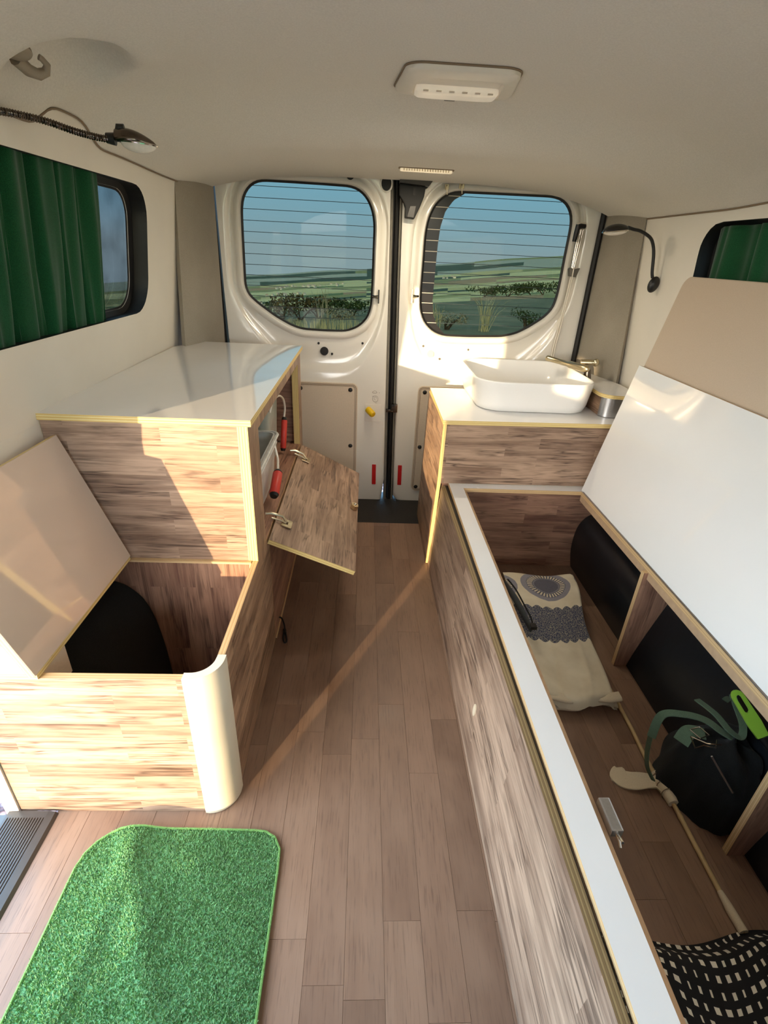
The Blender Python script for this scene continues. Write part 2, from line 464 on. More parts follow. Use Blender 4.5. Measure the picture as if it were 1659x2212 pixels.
# ================================================================== mesh helpers
class G:
    """Collects faces with per-face material slot, UVs and smoothing; build() links them as one object."""

    def __init__(s):
        s.v, s.f, s.m, s.uv, s.s = [], [], [], [], []

    def poly(s, pts, mat=0, uv=None, smooth=False):
        i = len(s.v)
        s.v += [tuple(p) for p in pts]
        s.f.append(tuple(range(i, i + len(pts))))
        s.m.append(mat)
        s.uv.append(uv)
        s.s.append(smooth)

    def grid(s, rows, mat=0, uvs=None, smooth=True, closed_u=False, closed_v=False, flip=False):
        i0 = len(s.v)
        nr, nc = len(rows), len(rows[0])
        for r in rows:
            s.v += [tuple(p) for p in r]
        for a in range(nr if closed_v else nr - 1):
            for b in range(nc if closed_u else nc - 1):
                a2, b2 = (a + 1) % nr, (b + 1) % nc
                idx = [(a, b), (a, b2), (a2, b2), (a2, b)]
                if flip:
                    idx.reverse()
                s.f.append(tuple(i0 + x * nc + y for x, y in idx))
                s.m.append(mat)
                s.uv.append([uvs[x][y] for x, y in idx] if uvs else None)
                s.s.append(smooth)

    def board8(s, F, B, grain=V((1, 0, 0)), mats=(0, 0, 1)):
        """F: four front corners in order, B: the four behind them. Edges get thickness UVs."""
        F, B = [V(p) for p in F], [V(p) for p in B]
        n = len(F)
        nrm = (F[1] - F[0]).cross(F[2] - F[0]).normalized()
        u = grain - nrm * grain.dot(nrm)
        u = u.normalized() if u.length > 1e-6 else (F[1] - F[0]).normalized()
        w = nrm.cross(u)
        pu = lambda p: (p.dot(u), p.dot(w))
        s.poly(F, mats[0], [pu(p) for p in F])
        s.poly(B[::-1], mats[1], [pu(p) for p in B[::-1]])
        for i in range(n):
            j = (i + 1) % n
            L, t = (F[j] - F[i]).length, (B[i] - F[i]).length
            s.poly([F[j], F[i], B[i], B[j]], mats[2], [(L, 0), (0, 0), (0, t), (L, t)])

    def board(s, o, a, b, t, grain=V((1, 0, 0)), mats=(0, 0, 1)):
        """Rectangle o, o+a, o+a+b, o+b (seen from the front), thickened by vector t backwards."""
        o, a, b, t = V(o), V(a), V(b), V(t)
        F = [o, o + a, o + a + b, o + b]
        s.board8(F, [p + t for p in F], V(grain), mats)

    def box(s, lo, hi, mat=0, grain=V((1, 0, 0))):
        x0, y0, z0 = lo
        x1, y1, z1 = hi
        s.board((x0, y0, z0), (x1 - x0, 0, 0), (0, 0, z1 - z0), (0, y1 - y0, 0), grain, (mat, mat, mat))

    def ring(s, O, I, t, grain=V((1, 0, 0)), mats=(0, 0, 1), imat=None):
        """Frame: outer loop O, inner loop I (same count, same order seen from the front), thickness vector t."""
        O, I, t = [V(p) for p in O], [V(p) for p in I], V(t)
        n = len(O)
        nrm = (O[1] - O[0]).cross(O[2] - O[0]).normalized()
        u = grain - nrm * grain.dot(nrm)
        u = u.normalized() if u.length > 1e-6 else (O[1] - O[0]).normalized()
        w = nrm.cross(u)
        pu = lambda p: (p.dot(u), p.dot(w))
        T = t.length
        for i in range(n):
            j = (i + 1) % n
            q = [O[i], O[j], I[j], I[i]]
            s.poly(q, mats[0], [pu(p) for p in q])
            q = [p + t for p in q][::-1]
            s.poly(q, mats[1], [pu(p) for p in q])
            L = (O[j] - O[i]).length
            s.poly([O[j], O[i], O[i] + t, O[j] + t], mats[2], [(L, 0), (0, 0), (0, T), (L, T)])
            L = (I[j] - I[i]).length
            s.poly([I[i], I[j], I[j] + t, I[i] + t], mats[2] if imat is None else imat, [(0, 0), (L, 0), (L, T), (0, T)])

    def tube(s, pts, r, mat=0, n=10, caps=True, smooth=True):
        pts = [V(p) for p in pts]
        rr = r if isinstance(r, (list, tuple)) else [r] * len(pts)
        up = None
        rows = []
        for i, p in enumerate(pts):
            d = (pts[min(i + 1, len(pts) - 1)] - pts[max(i - 1, 0)]).normalized()
            if up is None:
                up = d.orthogonal().normalized()
            up = (up - d * up.dot(d)).normalized()
            sd = d.cross(up)
            rows.append([p + (up * math.cos(2 * math.pi * k / n) + sd * math.sin(2 * math.pi * k / n)) * rr[i] for k in range(n)])
        s.grid(rows, mat, smooth=smooth, closed_u=True)
        if caps:
            s.poly(rows[0][::-1], mat)
            s.poly(rows[-1], mat)

    def cyl(s, p, axis, r, h, mat=0, n=20, r2=None):
        p, axis = V(p), V(axis).normalized()
        s.tube([p, p + axis * h], [r, r if r2 is None else r2], mat, n)

    def ellipsoid(s, c, ax, mat=0, nu=20, nv=12, cut=(-1, 1)):
        """ax: three axis vectors."""
        c, ax = V(c), [V(a) for a in ax]
        rows = []
        for i in range(nv + 1):
            w = cut[0] + (cut[1] - cut[0]) * i / nv
            th = w * math.pi / 2
            rows.append([c + ax[2] * math.sin(th) + (ax[0] * math.cos(2 * math.pi * k / nu) + ax[1] * math.sin(2 * math.pi * k / nu)) * math.cos(th) for k in range(nu)])
        s.grid(rows, mat, closed_u=True)

    def prism(s, loop, t, mats=(0, 0, 1), grain=V((1, 0, 0)), smooth_side=False):
        """Planar loop (counter-clockwise seen from the front) thickened by t backwards."""
        loop, t = [V(p) for p in loop], V(t)
        c = sum(loop, V()) / len(loop)
        nrm = V()
        for i in range(len(loop)):
            nrm += (loop[i] - c).cross(loop[(i + 1) % len(loop)] - c)
        nrm.normalize()
        u = grain - nrm * grain.dot(nrm)
        u = u.normalized() if u.length > 1e-6 else (loop[1] - loop[0]).normalized()
        w = nrm.cross(u)
        pu = lambda p: (p.dot(u), p.dot(w))
        s.poly(loop, mats[0], [pu(p) for p in loop])
        B = [p + t for p in loop]
        s.poly(B[::-1], mats[1], [pu(p) for p in B[::-1]])
        run = 0.0
        for i in range(len(loop)):
            j = (i + 1) % len(loop)
            L = (loop[j] - loop[i]).length
            s.poly([loop[j], loop[i], B[i], B[j]], mats[2], [(run + L, 0), (run, 0), (run, t.length), (run + L, t.length)], smooth_side)
            run += L

    def build(s, name, mats, parent=None, bevel=0.0, weld=True, sharp=40, seg=2):
        me = bpy.data.meshes.new(name)
        off = world_loc(parent) if parent else V((0, 0, 0))
        me.from_pydata([tuple(V(p) - off) for p in s.v], [], s.f)
        lay = me.uv_layers.new(name='UVMap')
        for p, uv in zip(me.polygons, s.uv):
            if uv is None:
                continue
            for li, c in zip(p.loop_indices, uv):
                lay.data[li].uv = c
        me.polygons.foreach_set('material_index', s.m)
        me.polygons.foreach_set('use_smooth', s.s)
        for m in mats if isinstance(mats, (list, tuple)) else [mats]:
            me.materials.append(M[m] if isinstance(m, str) else m)
        if weld or bevel:
            bm = bmesh.new()
            bm.from_mesh(me)
            bmesh.ops.remove_doubles(bm, verts=bm.verts, dist=1e-5)
            if bevel:
                es = [e for e in bm.edges if len(e.link_faces) == 2 and e.calc_face_angle(0) > 0.6]
                bmesh.ops.bevel(bm, geom=es, offset=bevel, segments=seg, affect='EDGES', profile=0.7, clamp_overlap=True)
            bm.to_mesh(me)
            bm.free()
        if any(s.s):
            me.set_sharp_from_angle(angle=math.radians(sharp))
        return link(name, me, parent)


def world_loc(o):
    p = V((0, 0, 0))
    while o is not None:
        p = p + o.location
        o = o.parent
    return p


def link(name, data, parent=None):
    o = bpy.data.objects.new(name, data)
    COL.objects.link(o)
    if parent is not None:
        o.parent = parent
    return o


def thing(name, label, cat, loc, group=None):
    o = link(name, None)
    o.empty_display_size = 0.05
    o.location = loc
    return tag(o, label, cat, group)


def tag(o, label, cat, group=None):
    o['label'] = label
    o['category'] = cat
    if group:
        o['group'] = group
    return o


def structure(o):
    o['kind'] = 'structure'
    return o


def struct_root(name, loc=(0, 0, 0)):
    o = link(name, None)
    o.location = loc
    o.empty_display_size = 0.05
    return structure(o)


def radial(loop, n, c):
    """Resample a star-shaped 2-D loop at n equal angles about c."""
    out = []
    for k in range(n):
        a = 2 * math.pi * k / n
        d = (math.cos(a), math.sin(a))
        best = None
        for i in range(len(loop)):
            (x1, y1), (x2, y2) = loop[i], loop[(i + 1) % len(loop)]
            ex, ey = x2 - x1, y2 - y1
            den = d[0] * ey - d[1] * ex
            if abs(den) < 1e-12:
                continue
            t = ((x1 - c[0]) * ey - (y1 - c[1]) * ex) / den
            w = ((x1 - c[0]) * d[1] - (y1 - c[1]) * d[0]) / den
            if t > 0 and -1e-9 <= w <= 1 + 1e-9 and (best is None or t > best):
                best = t
        out.append((c[0] + d[0] * best, c[1] + d[1] * best))
    return out


def smooth_loop(L, k=1):
    for _ in range(k):
        L = [((a[0] + 2 * b[0] + c[0]) / 4, (a[1] + 2 * b[1] + c[1]) / 4) for a, b, c in zip([L[-1]] + L[:-1], L, L[1:] + [L[0]])]
    return L


def round_rect(x0, z0, x1, z1, r, n=6):
    """Counter-clockwise 2-D loop; r = one radius or four (bl, br, tr, tl)."""
    rs = r if isinstance(r, (tuple, list)) else (r,) * 4
    out = []
    for (cx, cz, a0), q in zip(((x0, z0, 180), (x1, z0, 270), (x1, z1, 0), (x0, z1, 90)), rs):
        sx, sz = (1 if cx == x0 else -1), (1 if cz == z0 else -1)
        ox, oz = cx + sx * q, cz + sz * q
        if q <= 1e-6:
            out.append((cx, cz))
            continue
        for k in range(n + 1):
            a = math.radians(a0 + 90 * k / n)
            out.append((ox + q * math.cos(a), oz + q * math.sin(a)))
    return out


def offset_loop(L, d):
    """Grow a counter-clockwise loop by d along its normals."""
    out = []
    n = len(L)
    for i in range(n):
        a, b, c = L[i - 1], L[i], L[(i + 1) % n]
        t = V((c[0] - a[0], c[1] - a[1]))
        if t.length < 1e-9:
            out.append(b)
            continue
        t.normalize()
        out.append((b[0] + t.y * d, b[1] - t.x * d))
    return out


X3, Y3, Z3 = V((1, 0, 0)), V((0, 1, 0)), V((0, 0, 1))

# ================================================================== van shell
def sstep(a, b, x):
    t = min(1, max(0, (x - a) / (b - a)))
    return t * t * (3 - 2 * t)


def ceil_c(y):
    return 1.558 - .090 * sstep(1.575, 1.86, y) - .002 * sstep(1.95, 2.5, y)


def edge_l(y):
    return 1.402 - .008 * sstep(1.65, 2.1, y) + .045 * math.exp(-((y - 1.44) / .115) ** 4)


def edge_r(y):
    return 1.372 - .012 * sstep(1.35, 1.75, y)


def wall_l(z):
    return -.77 + .14 * (z - .83) if z > .83 else -.77


def wall_r(z):
    return 1.105 - .07 * (z - .83) if z > .83 else 1.105


def ceil_pt(s, y):
    zc = ceil_c(y)
    ze = edge_l(y) if s < 0 else edge_r(y)
    z = zc - (zc - ze) * abs(s) ** 3.6
    xl, xr = wall_l(edge_l(y)), wall_r(edge_r(y))
    x = (xl + xr) / 2 + s * (xr - xl) / 2
    d = math.hypot((x + .575), (y - 1.24) * .85)
    z += .085 * (1 - sstep(.055, .125, d))
    return V((x, y, z))


# floor slab and planks
fl = G()
fl.box((-.685, -.75, -.06), (1.12, 2.22, -.001), 0)
floor = structure(fl.build('floor', ['plank']))
seams = [-.69 + .0758 * i for i in range(0, 24)]
lengths = [.62, .48, .71, .55]
plank_meshes = {}


def plank_mesh(w, L):
    key = (round(w, 4), round(L, 3))
    if key not in plank_meshes:
        g = G()
        e = .0004
        F = [(e, e, 0), (w - e, e, 0), (w - e, L - e, 0), (e, L - e, 0)]
        Bk = [(0, 0, -.001), (w, 0, -.001), (w, L, -.001), (0, L, -.001)]
        g.board8(F, Bk, Y3, (0, 0, 0))
        me_o = g.build('plank', ['plank'], None)
        plank_meshes[key] = me_o.data
        COL.objects.unlink(me_o)
        bpy.data.objects.remove(me_o)
    return plank_meshes[key]


for i, x in enumerate(seams[:-1]):
    if x > 1.06:
        continue
    y = .10 + random.random() * .3 - .3
    k = i
    while y < 2.22:
        L = lengths[k % 4]
        if y + L > 2.20:
            L = round(2.22 - y, 3)
        if L < .004:
            break
        if L > .02:
            p = link('plank', plank_mesh(.0758, L), floor)
            p.location = (x, y, .0)
        y += L
        k += 1 + (i % 2)

# ceiling (felt headliner)
g = G()
ys = [-.75 + 3.22 * i / 190 for i in range(191)]
rows = [[ceil_pt(-1 + 2 * j / 96, y) for j in range(97)] for y in ys]
rows.append([p + V((0, .004, .02)) for p in rows[-1]])
g.grid(rows, 0)
ceiling = structure(g.build('ceiling', ['headliner'], sharp=60))
# dark returned edge of the felt where it is cut around the left wall bump
g = G()
for fn, wf, sg in ((edge_l, wall_l, 1), (edge_r, wall_r, -1)):
    pts = [V((wf(fn(y)) + sg * .003, y, fn(y) - .002)) for y in [0.2 + 2.2 * i / 120 for i in range(121)]]
    g.tube(pts, .0024, 0, 6)
g.build('cut_edge', ['piping'], ceiling)

# left wall: window panel above, plain panel below, painted door jamb at its front end
NW = 220
winL2 = round_rect(.86, .985, 1.897, 1.348, (.08, .10, .09, .06))      # (y, z)
winR2 = round_rect(.60, .955, 1.822, 1.328, (.08, .10, .085, .06))


def side_wall(name, wf, sgn, win, y0, y1, glassname, curtain_sheet):
    root = struct_root(name, (wf(.83), y0, 0))
    c = ((win[0][0] + win[len(win) // 2][0]) / 2, 1.16)
    outer = radial([(y0, .80), (y1, .80), (y1, 1.62), (y0, 1.62)], NW, c)
    inner = radial(win, NW, c)
    wx = lambda z: (-.77 + .14 * (z - .83)) if sgn < 0 else (1.105 - .07 * (z - .83))
    P3 = lambda L, d=0.0: [V((wx(z) + sgn * d, y, z)) for y, z in L]
    g = G()
    g.ring(P3(outer), P3(inner), V((sgn * .012, 0, 0)), Y3, (0, 0, 0), 1)
    g.build('panel', ['wall', 'rubber'], root)
    g = G()
    lo = -.06
    g.box((min(wx(.8), wx(.8) + sgn * .03), y0, lo), (max(wx(.8), wx(.8) + sgn * .03), y1, .802), 0)
    g.build('lower_panel', ['wall'], root)
    # black reveal between the panel and the glass
    g = G()
    rows = [P3(offset_loop(inner, .002), .012), P3(offset_loop(inner, .004), .050)]
    g.grid(rows, 0, closed_u=True)
    rows = [P3(offset_loop(inner, .004), .050), P3(offset_loop(inner, -.012), .056)]
    g.grid(rows, 0, closed_u=True)
    g.build('reveal', ['rubber'], root)
    # outer skin with the same hole
    g = G()
    out2 = radial([(y0 - .02, .6), (y1 + .5, .6), (y1 + .5, 1.66), (y0 - .02, 1.66)], NW, c)
    g.ring(P3(out2, .057), P3(offset_loop(inner, -.012), .057), V((sgn * .004, 0, 0)), Y3, (0, 0, 0))
    g.build('outer_skin', ['paint'], root)
    w = struct_root(glassname, (wx(1.16) + sgn * .060, c[0], 1.16))
    g = G()
    L = P3(offset_loop(inner, .01), .063)
    g.prism(L, V((sgn * .004, 0, 0)), (0, 0, 0))
    g.build('pane', ['glass_side'], w)
    g = G()
    A, Bq = P3(offset_loop(inner, .006), .052), P3(offset_loop(inner, -.018), .061)
    g.grid([A, Bq], 0, closed_u=True)
    g.build('seal', ['rubber'], w)
    return root


side_wall('wall_left', wall_l, -1, winL2, .757, 2.20, 'window_1', None)
side_wall('wall_right', wall_r, 1, winR2, -.75, 2.30, 'window_2', None)

# door opening on the left: header, front pillar, jamb, sill
g = G()
g.box((-.84, -.26, 1.32), (-.69, .757, 1.66), 0)
structure(g.build('trim_1', ['wall'], bevel=.01))
g = G()
g.box((-.815, -.80, -.40), (-.775, -.287, 1.66), 0)
structure(g.build('trim_2', ['paint'], bevel=.015))
g = G()
F = [(-.803, .750, -.06), (-.773, .752, -.06), (-.773, .752, .82), (-.803, .750, .82)]
g.board8(F, [V(p) + V((-.02, .06, 0)) for p in F], Z3, (0, 0, 0))
F = [(-.835, .757, .82), (-.773, .757, .82), (-.70, .757, 1.62), (-.765, .757, 1.62)]
g.board8(F, [V(p) + V((-.02, .06, 0)) for p in F], Z3, (0, 0, 0))
structure(g.build('trim_3', ['paint'], bevel=.004))
sill = struct_root('trim_4', (-.75, .25, 0))
g = G()
prof = [(-.875, -.10), (-.868, -.012), (-.80, -.004), (-.795, .010), (-.705, .010), (-.690, .008), (-.683, -.002), (-.683, -.06), (-.875, -.12)]
rows = [[V((x, y, z)) for x, z in prof] for y in (-.26, .735, .7515)]
rows[2] = [V((x * .985 - .011, .7515, z)) for x, z in prof]
g.grid(rows, 0, smooth=False)
g.poly([p for p in rows[2]][::-1], 0)
g.build('step', ['sill_plastic'], sill)
for i in range(14):
    g = G()
    x = -.790 + i * .0061
    y1 = .735
    y0 = -.2 if i > 7 else .615
    g.box((x, y0, .009), (x + .0030, y1, .0122), 0)
    g.build('rib', ['sill_plastic'], sill, bevel=.0008, seg=1)
g = G()
L = round_rect(-.792, .28, -.752, .600, .012, 4)
g.prism([V((x, y, .0125)) for x, y in L], V((0, 0, -.004)), (0, 0, 0))
g.build('latch_plate', ['grey_plastic'], sill, bevel=.001, seg=1)
g = G()
pts = [V((x, y, .0128)) for x, y in round_rect(-.792, .30, -.752, .600, .012, 4) if y > .45]
g.tube(pts, .0016, 0, 6)
g.build('plate_rim', ['steel'], sill)

# unseen wall added behind the camera to block sun and pass fill; roof skin
g = G()
g.box((-.80, -.78, -.06), (1.10, -.74, .93), 0)
g.box((-.22, -.78, .93), (.40, -.74, 1.64), 0)
g.box((-.84, -1.90, -.30), (-.80, -.78, 1.13), 0)
g.box((-.84, -1.90, 1.25), (-.80, -.78, 1.64), 0)
g.box((-.84, -1.90, 1.13), (-.80, -1.26, 1.25), 0)
g.box((-.84, -.98, 1.13), (-.80, -.78, 1.25), 0)
structure(g.build('sun_block_wall', ['block_wall_grey'], bevel=.01))
g = G()
g.box((-1.0, -1.90, 1.63), (1.3, 2.66, 1.65), 0)
g.box((-.9, 2.60, 1.50), (1.25, 2.66, 1.65), 0)
structure(g.build('roof', ['paint']))

# carpeted rear pillars
def pillar(name, A, B, bulge):
    """A, B: (x, y, z) bottom and top of the two edges."""
    g = G()
    rows = []
    for i in range(9):
        v = i / 8
        a, b = V(A[0]).lerp(V(A[1]), v), V(B[0]).lerp(V(B[1]), v)
        n = (b - a).cross(V((0, 0, 1))).normalized() * bulge
        rows.append([a.lerp(b, u / 10) + n * math.sin(math.pi * u / 10) for u in range(11)])
    g.grid(rows, 0)
    rows2 = [[p + (V((-.02, .02, 0)) if A[0][0] < 0 else V((.02, .02, 0))) for p in r] for r in rows]
    g.grid(rows2, 0, flip=True)
    for e in (0, -1):
        g.grid([[r[e] for r in rows], [r[e] for r in rows2]], 0)
    return structure(g.build(name, ['carpet']))


pillar('trim_5', ((-.772, 2.135, .0), (-.688, 2.16, 1.46)), ((-.666, 2.485, .0), (-.640, 2.485, 1.46)), .015)
pillar('trim_6', ((1.103, 2.10, .0), (1.060, 2.215, 1.46)), ((1.022, 2.485, .0), (1.020, 2.485, 1.46)), -.012)

# dark body frame around the rear doors
g = G()
g.box((-.86, 2.505, -.10), (-.647, 2.62, 1.60), 0)
g.box((1.022, 2.505, -.10), (1.26, 2.62, 1.60), 0)
structure(g.build('trim_12', ['rubber']))

# rear sill mat
g = G()
g.box((-.72, 2.222, -.06), (1.10, 2.60, -.006), 0)
structure(g.build('trim_7', ['mat'], bevel=.003))

# ------------------------------------------------------------------ rear doors
def gapx(z):
    return .150 - .034 * (z + .03) / 1.5


W1 = [(-0.451, 1.448), (-0.326, 1.448), (-0.187, 1.447), (-0.075, 1.445), (-0.033, 1.431), (0.001, 1.398), (0.022, 1.354), (0.031, 1.305), (0.03, 1.202), (0.03, 1.112), (0.028, 1.019), (0.027, 0.976), (0.011, 0.922), (-0.03, 0.881), (-0.087, 0.857), (-0.192, 0.855), (-0.297, 0.858), (-0.348, 0.873), (-0.419, 0.909), (-0.498, 0.963), (-0.54, 0.999), (-0.553, 1.036), (-0.551, 1.131), (-0.548, 1.261), (-0.545, 1.344), (-0.534, 1.389), (-0.508, 1.424), (-0.479, 1.443)]
W2 = [(0.364, 1.446), (0.478, 1.447), (0.658, 1.448), (0.797, 1.449), (0.848, 1.434), (0.882, 1.394), (0.894, 1.353), (0.893, 1.299), (0.891, 1.216), (0.891, 1.113), (0.888, 1.048), (0.878, 0.999), (0.843, 0.958), (0.778, 0.912), (0.722, 0.881), (0.657, 0.864), (0.49, 0.857), (0.369, 0.857), (0.314, 0.877), (0.271, 0.919), (0.25, 0.973), (0.246, 1.044), (0.248, 1.16), (0.248, 1.27), (0.255, 1.334), (0.28, 1.392), (0.319, 1.429)]
W3 = [(0.414, 1.440), (0.364, 1.412), (0.332, 1.369), (0.316, 1.31), (0.311, 1.24), (0.309, 1.128), (0.308, 1.011), (0.314, 0.956), (0.335, 0.908), (0.376, 0.866)]
ND = 128


def rear_door(name, win, xl, xr, mirror):
    """xl, xr: functions of z giving the door's edges."""
    win = win[::-1]                                           # counter-clockwise in (x, z)
    c = (sum(p[0] for p in win) / len(win), 1.15)
    root = struct_root(name, ((xl(0) + xr(0)) / 2, 2.5, -.04))
    zb, zt = -.045, 1.56
    rb, lb = (.055, .02) if not mirror else (.02, .055)
    base = round_rect(0, 0, 1, 1, 0)
    out = []
    N = 24
    loop = [(xl(zb) + .0, zb)]
    # bottom edge with rounded corner next to the gap
    if not mirror:
        loop = [(xl(zb), zb)] + [(xr(zb) - .06 + .06 * math.sin(a), zb + .06 - .06 * math.cos(a)) for a in [math.pi / 2 * k / 8 for k in range(9)]]
        loop += [(xr(z), z) for z in [.1 * k for k in range(1, 16)]] + [(xr(zt), zt), (xl(zt), zt)]
    else:
        loop = [(xl(zb) + .06 - .06 * math.sin(a), zb + .06 - .06 * math.cos(a)) for a in [math.pi / 2 * (1 - k / 8) for k in range(9)]]
        loop += [(xr(zb), zb), (xr(zt), zt), (xl(zt), zt)] + [(xl(z), z) for z in [1.5 - .1 * k for k in range(0, 15)]]
    outer = radial(loop, ND, c)
    w = smooth_loop(radial(win, ND, c), 2)
    # bowl pressed into the sheet below the window
    bowl = []
    for k, (x, z) in enumerate(offset_loop(w, .058)):
        low = max(0.0, (1.02 - z) / .2)
        bowl.append((x + (c[0] - x) * .06 * min(1, low), z - .135 * min(1.0, low) ** 1.2))
    bowl = smooth_loop(bowl, 6)
    Y0 = 2.500

    def at(L, y):
        return [V((x, y, z)) for x, z in L]

    def lerp(A, B, f):
        return [(a[0] + (b[0] - a[0]) * f, a[1] + (b[1] - a[1]) * f) for a, b in zip(A, B)]

    rim0, rim1, rim2 = offset_loop(w, .034), offset_loop(w, .020), offset_loop(w, .007)
    edge_in = lerp(outer, bowl, .06)
    seq = [(outer, Y0 + .060), (outer, Y0 + .012), (lerp(outer, bowl, .012), Y0 + .004), (lerp(outer, bowl, .035), Y0), (edge_in, Y0), (lerp(outer, bowl, .5), Y0), (lerp(outer, bowl, .90), Y0), (bowl, Y0 + .002), (lerp(bowl, rim0, .16), Y0 + .012),
           (lerp(bowl, rim0, .34), Y0 + .021), (lerp(bowl, rim0, .66), Y0 + .022), (rim0, Y0 + .020), (lerp(rim0, rim1, .5), Y0 + .010), (rim1, Y0 + .004), (rim2, Y0 + .004), (lerp(rim2, w, .6), Y0 + .010), (w, Y0 + .022), (w, Y0 + .036)]
    g = G()
    g.grid([at(L, y) for L, y in seq], 0, closed_u=True)
    g.build('door_skin', ['paint'], root, sharp=50)
    g = G()
    g.prism(at(offset_loop(outer, -.004), Y0 + .06), V((0, .012, 0)), (0, 0, 0)) if False else None
    # outer sheet of the door below and around the glass
    g = G()
    g.ring(at(outer, Y0 + .058), at(offset_loop(w, .004), Y0 + .058), V((0, .008, 0)), X3, (0, 0, 0))
    g.build('outer_sheet', ['paint'], root)
    return root, w, c


door1, w1, c1 = rear_door('door_1', W1, lambda z: -.640, lambda z: gapx(z) - .026, False)
door2, w2, c2 = rear_door('door_2', W2, lambda z: gapx(z) + .024, lambda z: 1.015, True)


def fill_pane(door, w, frit_in=None):
    pn = G()
    L = offset_loop(w, .006)
    pn.prism([V((x, 2.537, z)) for x, z in L], V((0, .004, 0)), (0, 0, 0))
    pn.build('pane', ['glass'], door)
    sl = G()
    A = [V((x, 2.522, z)) for x, z in offset_loop(w, .003)]
    B = [V((x, 2.530, z)) for x, z in offset_loop(w, -.008)]
    C2 = [V((x, 2.5365, z)) for x, z in offset_loop(w, -.008)]
    sl.grid([A, B, C2], 0, closed_u=True)
    sl.build('seal', ['rubber'], door)


fill_pane(door1, w1)
fill_pane(door2, w2)


def loop_span(L, z):
    """Leftmost and rightmost x of a loop at height z."""
    xs = []
    for (x1, z1), (x2, z2) in zip(L, L[1:] + L[:1]):
        if (z1 - z) * (z2 - z) < 0:
            xs.append(x1 + (x2 - x1) * (z - z1) / (z2 - z1))
    return (min(xs), max(xs)) if len(xs) >= 2 else None


def fritx(z):
    pts = sorted((p[1], p[0]) for p in W3)
    if z <= pts[0][0]:
        return pts[0][1] + .03 * 0
    for (z1, x1), (z2, x2) in zip(pts, pts[1:]):
        if z1 <= z <= z2:
            return x1 + (x2 - x1) * (z - z1) / (z2 - z1)
    return pts[-1][1]


# black printed band on the left of the right-hand glass
g = G()
zs = [.858 + (1.4435 - .858) * i / 60 for i in range(61)]
rowsA, rowsB = [], []
for z in zs:
    sp = loop_span(w2, z)
    if sp:
        rowsA.append(V((sp[0] - .004, 2.5355, z)))
        rowsB.append(V((max(sp[0] + .002, fritx(z)), 2.5355, z)))
g.grid([rowsA, rowsB], 0, smooth=False)
g.build('printed_band', ['frit'], door2)

for door, w, z0, dz, n in ((door1, w1, 1.425, .0428, 13), (door2, w2, 1.427, .0428, 13)):
    for i in range(n):
        z = z0 - dz * i
        sp = loop_span(w, z)
        if not sp:
            continue
        x0, x1 = sp[0] + .006, sp[1] - .006
        g = G()
        if door is door2:
            fx = min(max(x0 + .002, fritx(z)), x1)
            g.box((x0, 2.5335, z - .0012), (fx, 2.5350, z + .0012), 0)
            o = g.build('sunlit_wire', ['wire_sunlit'], door)  # same wire over the black band, coloured as if sunlit
            g = G()
            x0 = fx
        g.box((x0, 2.5345, z - .0011), (x1, 2.5362, z + .0011), 0)
        g.build('heating_wire', ['wire_dark'], door)


def disc(name, x, z, r, y, depth, mat, door, n=20, ring=None, sx=1.0):
    g = G()
    L = [(x + sx * r * math.cos(2 * math.pi * k / n), z + r * math.sin(2 * math.pi * k / n)) for k in range(n)]
    g.prism([V((a, y, b)) for a, b in L], V((0, depth, 0)), (0, 0, 0))
    o = g.build(name, [mat], door)
    if ring:
        g = G()
        q = [V((x + sx * (r + .004) * math.cos(2 * math.pi * k / n), y + .001, z + (r + .004) * math.sin(2 * math.pi * k / n))) for k in range(n)]
        g.tube(q + [q[0]], .004, 0, 6, caps=False)
        g.build('hole_lip', [ring], door)
    return o


# pressed holes
disc('hole', -.194, .766, .0195, 2.5145, .01, 'rubber', door1)
disc('hole', -.221, .801, .0058, 2.5165, .006, 'rubber', door1, 12)
disc('hole', -.012, .809, .0055, 2.5165, .006, 'rubber', door1, 12)
disc('hole', -.157, .755, .0055, 2.5105, .006, 'rubber', door1, 12)
disc('hole', .317, .773, .0165, 2.5150, .008, 'vinyl', door2)
disc('hole', .279, .808, .0050, 2.5165, .006, 'grey_plastic', door2, 12)
disc('hole', .362, .752, .0050, 2.5105, .006, 'grey_plastic', door2, 12)
disc('hole', .498, .800, .0050, 2.5165, .006, 'grey_plastic', door2, 12)
disc('finger_hole', .071, 1.455, .026, 2.4985, .01, 'rubber', door1, 20, 'paint', .8)
disc('finger_hole', .232, 1.465, .022, 2.4985, .01, 'rubber', door2, 20, 'paint', .8)
disc('finger_hole', -.080, 1.476, .016, 2.4985, .01, 'rubber', door1, 16)

# vinyl trim panels with a double seam and push rivets
def trim_panel(door, x0, z0, x1, z1, r, rivets):
    g = G()
    L = round_rect(x0, z0, x1, z1, r, 6)
    g.prism([V((x, 2.4945, z)) for x, z in L], V((0, .006, 0)), (0, 0, 0))
    p = g.build('trim_panel', ['vinyl'], door, bevel=.0015, seg=2)
    for d in (-.007, -.013):
        q = [V((x, 2.4942, z)) for x, z in offset_loop(L, d)]
        g = G()
        g.tube(q + [q[0]], .0012, 0, 5, caps=False)
        g.build('seam', ['piping'], p)
    for x, z in rivets:
        g = G()
        g.ellipsoid((x, 2.4938, z), ((.0105, 0, 0), (0, 0, .0105), (0, -.004, 0)), 0, 16, 4, (0, 1))
        g.build('rivet', ['black_plastic'], p)
    return p


trim_panel(door1, -.60, .015, -.030, .622, (.02, .03, .028, .03), [(-.066, .590), (-.062, .301), (-.310, .590), (-.062, .06)])
trim_panel(door2, .268, .055, .95, .622, (.03, .03, .03, .025), [(.302, .592), (.298, .306), (.294, .080)])

